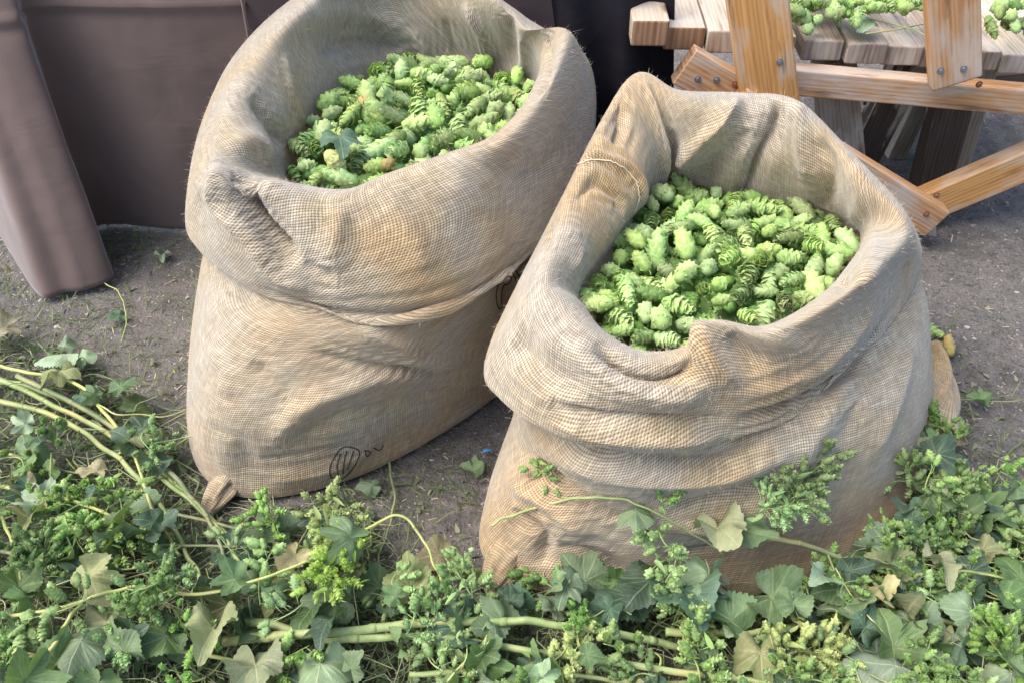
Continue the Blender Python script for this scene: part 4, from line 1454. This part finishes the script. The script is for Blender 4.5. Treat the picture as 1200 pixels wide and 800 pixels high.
def blocked(p):
    px, py = to_px(p)
    if abs((px - 20) * 0.62 - (py - 452) * 0.78) < 24 and px < 262: return True
    if py < 440 and noise.noise(Vector((px / 30, py / 30, 8.1))) > -.1: return True
    if 300 < px < 800 and 712 < py < 772 and noise.noise(Vector((px / 40, py / 40, 3.3))) > .1: return True
    if ((px - 300) / 95) ** 2 + ((py - 555) / 52) ** 2 < 1: return True
    if 585 < px < 1060 and py < 690 - (px - 585) * .13: return True
    if ((px - 515) / 75) ** 2 + ((py - 600) / 85) ** 2 < 1: return True
    return py < 395 or (px > 1120 and py < 540)


def bine(pts, r, mat, label, seed, leaves=6, clusters=3, lsize=(.034, .062), side=.05, keys=('leaf', 'blue', 'light', 'blue', 'leaf', 'leaf', 'leaf', 'dry', 'blue'), group=None):
    rng = random.Random(seed)
    W = [S(a, b, .012, z) for a, b, z in pts]
    c = catmull([tuple(q) for q in W], 10)
    c = [Vector(q) + Vector((noise.noise(Vector((i * .3, seed, 0))), noise.noise(Vector((i * .3, seed, 5))), noise.noise(Vector((i * .3, seed, 9))))) * .004 for i, q in enumerate(c)]
    root = empty('hop_bine', W[0], label, 'vine', group)
    mb = MB()
    tube(mb, c, r, r * .6, 8, .5, True, .12)
    for i in range(8, len(c) - 4, 14):              # nodes
        t = (c[i + 1] - c[i]).normalized()
        tube(mb, [c[i] - t * r * .7, c[i], c[i] + t * r * .7], r * (1.06 - .4 * i / len(c)), r * (1.06 - .4 * i / len(c)), 8)
    link('stem', mb.build('stem', M[mat]), root)
    if leaves + clusters > 2:
        for k in range(5):
            i = rng.randrange(len(c)); a = rng.uniform(0, 2 * PI); L = rng.uniform(.08, .24)
            q = [c[i]]
            for m_ in range(5):
                a += rng.gauss(0, .5)
                nx_ = q[-1] + Vector((math.cos(a) * L / 5, math.sin(a) * L / 5, rng.gauss(.003, .010)))
                nx_.z = min(max(nx_.z, .012), .13)
                if blocked(nx_): break
                q.append(nx_)
            if len(q) < 3: continue
            sb = MB()
            tube(sb, catmull([tuple(v_) for v_ in q], 5), rng.uniform(.0012, .0024), .0009, 6, .5)
            link('side_shoot', sb.build('side_shoot', M[('stem', 'stem_y', 'stem_d')[rng.randrange(3)]]), root)
    leaves = int(leaves * 2.5); clusters = int(clusters * 1.65)
    for k in range(leaves):
        i = int((k + rng.random()) / leaves * (len(c) - 2))
        p = c[i] + Vector((rng.gauss(0, side), rng.gauss(0, side), rng.uniform(.002, .03)))
        p.z = max(p.z, .012)
        if blocked(p): continue
        key = keys[rng.randrange(len(keys))]
        o = link('hop_leaf', LEAVES[key][rng.randrange(8)], root, p, (rng.gauss(.3, .55), rng.gauss(0, .55), rng.uniform(0, 6.3)), rng.uniform(lsize[0] * .7, lsize[1]))
    for k in range(clusters):
        i = int((k + rng.random()) / clusters * (len(c) - 2))
        p = c[i] + Vector((rng.gauss(0, side * .8), rng.gauss(0, side * .8), rng.uniform(.008, .03)))
        p.z = max(p.z, .015)
        if blocked(p): continue
        link('cone_cluster', CLUST[rng.randrange(8)], root, p, (rng.gauss(0, .5), rng.gauss(0, .4), rng.uniform(0, 6.3)), rng.uniform(.7, 1.15))
    return root


B = [
    ([(262, 752, .045), (330, 744, .08), (420, 738, .09), (520, 728, .10), (640, 730, .11), (765, 750, .10), (815, 768, .05)], .0078, 'stem', 'thick pale green bine running sideways along the bottom between both sacks', 6, 3),
    ([(255, 722, .035), (330, 735, .07), (400, 748, .08), (500, 745, .085), (640, 765, .095), (820, 790, .10), (900, 800, .10)], .0072, 'stem', 'thick green bine just under the pale one, running to the lower right', 6, 5),
    ([(-40, 440, .03), (40, 455, .03), (110, 485, .03), (170, 535, .035), (230, 590, .03), (290, 650, .04)], .0062, 'stem', 'outer bine of the green bundle left of the taller sack', 3, 0),
    ([(-40, 425, .03), (50, 468, .035), (130, 510, .035), (190, 560, .035), (250, 612, .04), (300, 690, .05)], .0058, 'stem', 'middle bine of the green bundle left of the taller sack', 3, 0),
    ([(-40, 462, .04), (60, 486, .045), (130, 530, .045), (180, 580, .045), (215, 640, .05), (240, 690, .06)], .0055, 'stem', 'inner bine of the green bundle, lowest on the left of the taller sack', 3, 0),
    ([(20, 440, .05), (100, 480, .05), (160, 520, .05), (215, 570, .045), (255, 630, .05), (270, 700, .06)], .0050, 'stem_d', 'dull green bine lying on top of the bundle left of the taller sack', 2, 0),
    ([(-40, 420, .04), (30, 436, .04), (90, 450, .05), (150, 520, .06), (180, 600, .06), (210, 650, .06)], .004, 'stem_y', 'thin yellow green bine crossing over the bundle at left', 5, 1),
    ([(-20, 726, .09), (70, 712, .10), (150, 688, .11), (240, 695, .12), (340, 665, .13), (420, 625, .14), (470, 604, .15), (505, 650, .12), (525, 705, .09)], .0030, 'stem_y', 'long thin yellow bine kinked above the gap between the sacks', 2, 0),
    ([(30, 810, .12), (60, 760, .12), (88, 715, .11), (110, 690, .09)], .0040, 'stem_y', 'short stout yellow stalk standing at the lower left corner', 1, 1),
    ([(0, 570, .07), (60, 580, .08), (110, 595, .08), (160, 620, .07)], .0040, 'stem_y', 'tan green stalk across the upper left of the vine heap', 4, 2),
    ([(0, 600, .07), (16, 640, .08), (25, 680, .08)], .0030, 'stem_y', 'short bright stalk at the left edge of the photo', 1, 1),
    ([(575, 615, .10), (610, 600, .13), (680, 585, .16), (740, 590, .16), (800, 620, .14), (850, 650, .11)], .0025, 'stem', 'thin green bine looped across the front of the lower sack', 0, 0),
    ([(890, 628, .13), (950, 640, .12), (1010, 668, .10), (1040, 710, .10), (1060, 780, .10)], .0048, 'stem_d', 'brownish green stalk bending down in front of the lower sack', 3, 3),
    ([(960, 800, .10), (1000, 720, .10), (1060, 678, .11), (1140, 670, .11), (1230, 690, .10)], .0032, 'stem', 'arching green bine at the lower right', 5, 4),
    ([(780, 740, .08), (860, 742, .08), (960, 730, .08), (1080, 720, .08), (1230, 770, .08)], .0060, 'stem', 'straight green bine half buried at the lower right', 7, 6),
    ([(1098, 500, .10), (1100, 540, .10), (1090, 590, .08), (1110, 650, .08)], .0030, 'stem', 'upright green bine beside the right edge of the lower sack', 4, 5),
    ([(1100, 470, .01), (1140, 468, .012), (1180, 470, .01), (1230, 462, .01)], .0014, 'stem_d', 'thin dry bine on the dirt right of the lower sack', 2, 0),
    ([(455, 535, .012), (462, 590, .012), (448, 640, .012), (436, 680, .02)], .0026, 'stem_d', 'thin grey bine on the dirt between the sacks', 0, 0),
    ([(112, 325, .01), (140, 345, .02), (148, 375, .015), (142, 400, .01)], .0014, 'stem_y', 'fine pale tendril on the dirt in front of the brown cloth', 1, 0),
    ([(60, 455, .03), (120, 440, .02), (200, 480, .02), (235, 468, .015)], .0016, 'stem_d', 'wiry tendril between the green bundle and the taller sack', 2, 0),
    ([(-30, 640, .05), (80, 655, .06), (180, 640, .06), (280, 640, .05)], .0032, 'stem_d', 'old bine under the clusters at the left of the heap', 7, 5),
    ([(-30, 760, .06), (80, 770, .07), (200, 760, .07), (330, 790, .06)], .0045, 'stem', 'green bine along the lower left edge of the heap', 8, 6),
    ([(200, 600, .04), (300, 625, .04), (380, 650, .05), (450, 690, .05)], .0030, 'stem_d', 'bine in the shade under the ear of the taller sack', 6, 5),
    ([(560, 710, .05), (680, 700, .06), (800, 705, .07), (900, 700, .07)], .0035, 'stem_d', 'bine tucked against the foot of the lower sack', 7, 3),
    ([(1000, 650, .07), (1080, 640, .07), (1160, 640, .06), (1240, 650, .06)], .0035, 'stem_d', 'bine across the right end of the heap beside the dirt', 8, 7),
    ([(480, 790, .07), (620, 785, .08), (760, 800, .08), (900, 790, .08)], .0040, 'stem', 'bine at the bottom edge under the thick pale ones', 8, 7),
    ([(1040, 760, .09), (1120, 770, .09), (1200, 780, .09), (1280, 770, .09)], .0060, 'stem', 'thick bine at the bottom right corner', 6, 5),
    ([(1060, 600, .07), (1120, 600, .06), (1180, 610, .05), (1240, 600, .05)], .0028, 'stem_d', 'slender bine at the upper right border of the heap', 6, 6),
    ([(-30, 520, .04), (40, 540, .04), (110, 560, .05), (180, 580, .05)], .0028, 'stem_d', 'slender bine at the upper left border of the heap', 6, 4),
]
for i, (pts, r_, mt, lab, nl, nc) in enumerate(B):
    bine(pts, r_, mt, lab, 200 + i, nl, nc, group='cut hop bines on the ground')

# cone clusters and leaves read one by one from the photograph
BRIGHT = [recol(m_, M['cluster_bright']) for m_ in CLUST]
C1 = [(385, 592, .12, 8, 1.1, -70, 'bright yellow green cone cluster hanging on the kinked yellow bine'),
      (402, 640, .12, 8, 1.0, -100, 'lower bright cone cluster under the kinked yellow bine'),
      (928, 592, .16, 8, 1.15, 55, 'upright leafy cone cluster leaning on the front of the lower sack'),
      (890, 600, .13, 8, .9, 20, 'leafy cone cluster at the foot of the upright one by the lower sack'),
      (775, 590, .17, 4, .9, 80, 'small cone cluster on the looped bine against the lower sack'),
      (770, 620, .11, 4, 1.1, -80, 'dark cone cluster below the looped bine on the lower sack'),
      (630, 560, .13, 2, .9, 60, 'small wilted cone cluster at the left side of the lower sack'),
      (45, 680, .08, 8, 1.0, 100, 'round green cone cluster near the left edge'),
      (150, 690, .13, 1, 1.1, 10, 'pale cone cluster strung on the long yellow bine'),
      (210, 690, .13, 4, 1.0, 200, 'cone cluster with browned tips on the long yellow bine'),
      (640, 780, .10, 4, 1.1, 30, 'bright cone cluster at the bottom below the thick bine'),
      (905, 775, .10, 8, 1.1, 10, 'bright frothy cone cluster at the bottom of the photo'),
      (985, 720, .09, 1, 1.1, 90, 'green cone cluster under the arching bine'),
      (1110, 600, .10, 8, 1.0, 60, 'cone cluster at the right foot of the lower sack'),
      (1150, 660, .09, 1, 1.1, 0, 'cone cluster at the right edge of the heap'),
      (475, 745, .10, 4, 1.0, 60, 'cone cluster over the thick bine left of the gap'),
      (100, 570, .07, 2, 1.0, 0, 'small cone cluster by the dirt at upper left')]
for (px, py, z, k, s_, a, lab) in C1:
    me_ = BRIGHT[k] if 'bright' in lab else CLUST[k]
    o = link('cone_cluster', me_, None, S(px, py, .03, z), (rv.gauss(0, .3), rv.gauss(0, .2), R(a)), s_)
    tag(o, lab, 'hop cluster', 'cone clusters among the vines')
L1 = [  # px, py, z, key, variant, size, heading (0 = tip away from camera), tilt, label
      (800, 690, .12, 'blue', 2, .080, 190, .5, 'large dark blue green leaf in front of the lower sack'),
      (762, 680, .11, 'blue', 0, .070, 140, .3, 'dark leaf overlapping the left of the large blue green one'),
      (735, 700, .09, 'blue', 4, .065, 110, .2, 'dark leaf lying under the foot of the lower sack'),
      (842, 622, .15, 'dry', 2, .062, 200, .5, 'yellowing pointed leaf hanging on the lower sack'),
      (868, 622, .14, 'leaf', 2, .066, 225, .4, 'grey green leaf beside the yellowing pointed leaf'),
      (905, 700, .11, 'leaf', 1, .062, 235, .3, 'lobed grey green leaf right of the large blue green one'),
      (745, 600, .17, 'light', 0, .042, 175, .4, 'small pale leaf on the looped bine over the sack'),
      (825, 675, .12, 'brown', 3, .042, 210, .6, 'crumpled dried leaf between the large leaves'),
      (985, 690, .11, 'leaf', 0, .048, 100, .3, 'rounded leaf left of the bending brown stalk'),
      (1050, 650, .12, 'light', 2, .060, 170, .3, 'pale green leaf right of the bending stalk'),
      (1020, 700, .11, 'brown', 1, .048, 200, .7, 'tan wilted leaf on the bending brown stalk'),
      (1090, 580, .12, 'leaf', 0, .055, 250, .2, 'grey leaf by the right edge of the lower sack'),
      (1125, 585, .10, 'light', 4, .050, 250, .4, 'folded pale leaf at the right border of the heap'),
      (1050, 780, .12, 'light', 0, .075, 90, .3, 'long pale blue leaf at the bottom right'),
      (1100, 760, .11, 'light', 2, .050, 160, .5, 'pale curled leaf beside the long blue one'),
      (1185, 790, .12, 'light', 4, .055, 150, .2, 'pale leaf cut by the right bottom corner'),
      (1110, 690, .10, 'leaf', 2, .050, 180, .5, 'hanging leaf on the arching bine'),
      (250, 735, .10, 'dry', 4, .060, 175, .4, 'olive serrated leaf left of the thick bines'),
      (195, 745, .09, 'leaf', 0, .052, 120, .3, 'green leaf next to the olive serrated leaf'),
      (375, 775, .10, 'light', 2, .068, 185, .3, 'pale blue green leaf at the bottom below the thick bine'),
      (300, 780, .09, 'dry', 2, .065, 200, .3, 'dark olive leaf at the bottom edge'),
      (95, 750, .11, 'light', 0, .058, 180, .3, 'pale blue leaf beside the stout yellow stalk'),
      (50, 590, .08, 'light', 3, .050, 60, .4, 'pale leaf with brown edge near the left border'),
      (35, 605, .09, 'dry', 1, .045, 190, .5, 'yellow brown leaf under the pale one near the left border'),
      (30, 570, .09, 'brown', 0, .032, 30, .4, 'orange brown curled leaf at the left border'),
      (5, 385, .04, 'brown', 2, .060, 120, .3, 'large dried pale leaf on the dirt at the left edge'),
      (180, 540, .06, 'blue', 2, .045, 190, .3, 'blue green leaf over the green bundle'),
      (112, 552, .05, 'brown', 4, .035, 100, .3, 'grey dried leaf left of the green bundle'),
      (370, 605, .10, 'blue', 0, .034, 130, .4, 'small blue leaf at the cone cluster on the kinked bine'),
      (345, 650, .07, 'brown', 2, .045, 160, .3, 'brownish leaf in the shade left of the bright clusters'),
      (575, 720, .10, 'light', 4, .050, 190, .5, 'pale folded leaf where the kinked bine ends'),
      (545, 735, .09, 'blue', 2, .060, 100, .3, 'green leaf lying left of the pale folded leaf'),
      (690, 685, .08, 'blue', 2, .060, 80, .2, 'flat dark leaf at the front foot of the lower sack'),
      (100, 420, .03, 'light', 0, .030, 30, .4, 'small pale leaf on the dirt left of the taller sack'),
      (70, 435, .06, 'dry', 3, .050, 200, .4, 'yellow green leaf above the green bundle'),
      (75, 405, .05, 'light', 4, .030, 10, .4, 'pale heart shaped leaf above the green bundle'),
      (190, 300, .012, 'light', 1, .030, 200, .3, 'bright green leaf on the dirt below the brown cloth'),
      (140, 370, .012, 'blue', 0, .028, 120, .4, 'dark curled leaf on the fine tendril'),
      (436, 567, .02, 'light', 2, .030, 100, .2, 'yellow green leaf by the printed mark of the taller sack'),
      (555, 552, .015, 'leaf', 1, .030, 60, .3, 'small green leaf on the dirt between the sacks'),
      (515, 650, .015, 'brown', 2, .045, 100, .1, 'flat grey leaf on the dirt between the sacks'),
      (1150, 470, .012, 'leaf', 1, .030, 60, .3, 'small leaf on the dirt right of the lower sack'),
      ]
for (px, py, z, key, v_, s_, a, tl, lab) in L1:
    o = link('hop_leaf', LEAVES[key][v_], None, S(px, py, .03, z), (tl, rv.gauss(0, .15), R(a)), s_)
    tag(o, lab, 'leaf', 'single leaves on the vines and dirt')
for (px, py, lab) in [(1093, 388, 'hop cone on the dirt close to the right side of the lower sack'), (1112, 405, 'browning hop cone on the dirt beside the greener one'), (1125, 500, 'green hop cone lying alone on the dirt at right'), (92, 572, 'smooth green hop cone on the dirt at upper left of the heap')]:
    o = link('hop_cone', CONES[rv.randrange(10)] if 'brown' not in lab else CB[0], None, P(px, py, .012), rand_rot(rv, .2), 1.0)
    tag(o, lab, 'hop cone')
st = link('plastic_scrap', mesh('plastic_scrap', [(0, 0, .001), (.018, .004, .003), (.02, .010, .002), (.003, .006, .004)], [(0, 1, 2, 3)], mat_plain('blue_plastic', (.05, .2, .5), (.1, .3, .6))), None, P(565, 530, .008))
st.modifiers.new('thickness', 'SOLIDIFY').thickness = .0008
tag(st, 'tiny blue plastic scrap on the dirt between the sacks', 'litter')
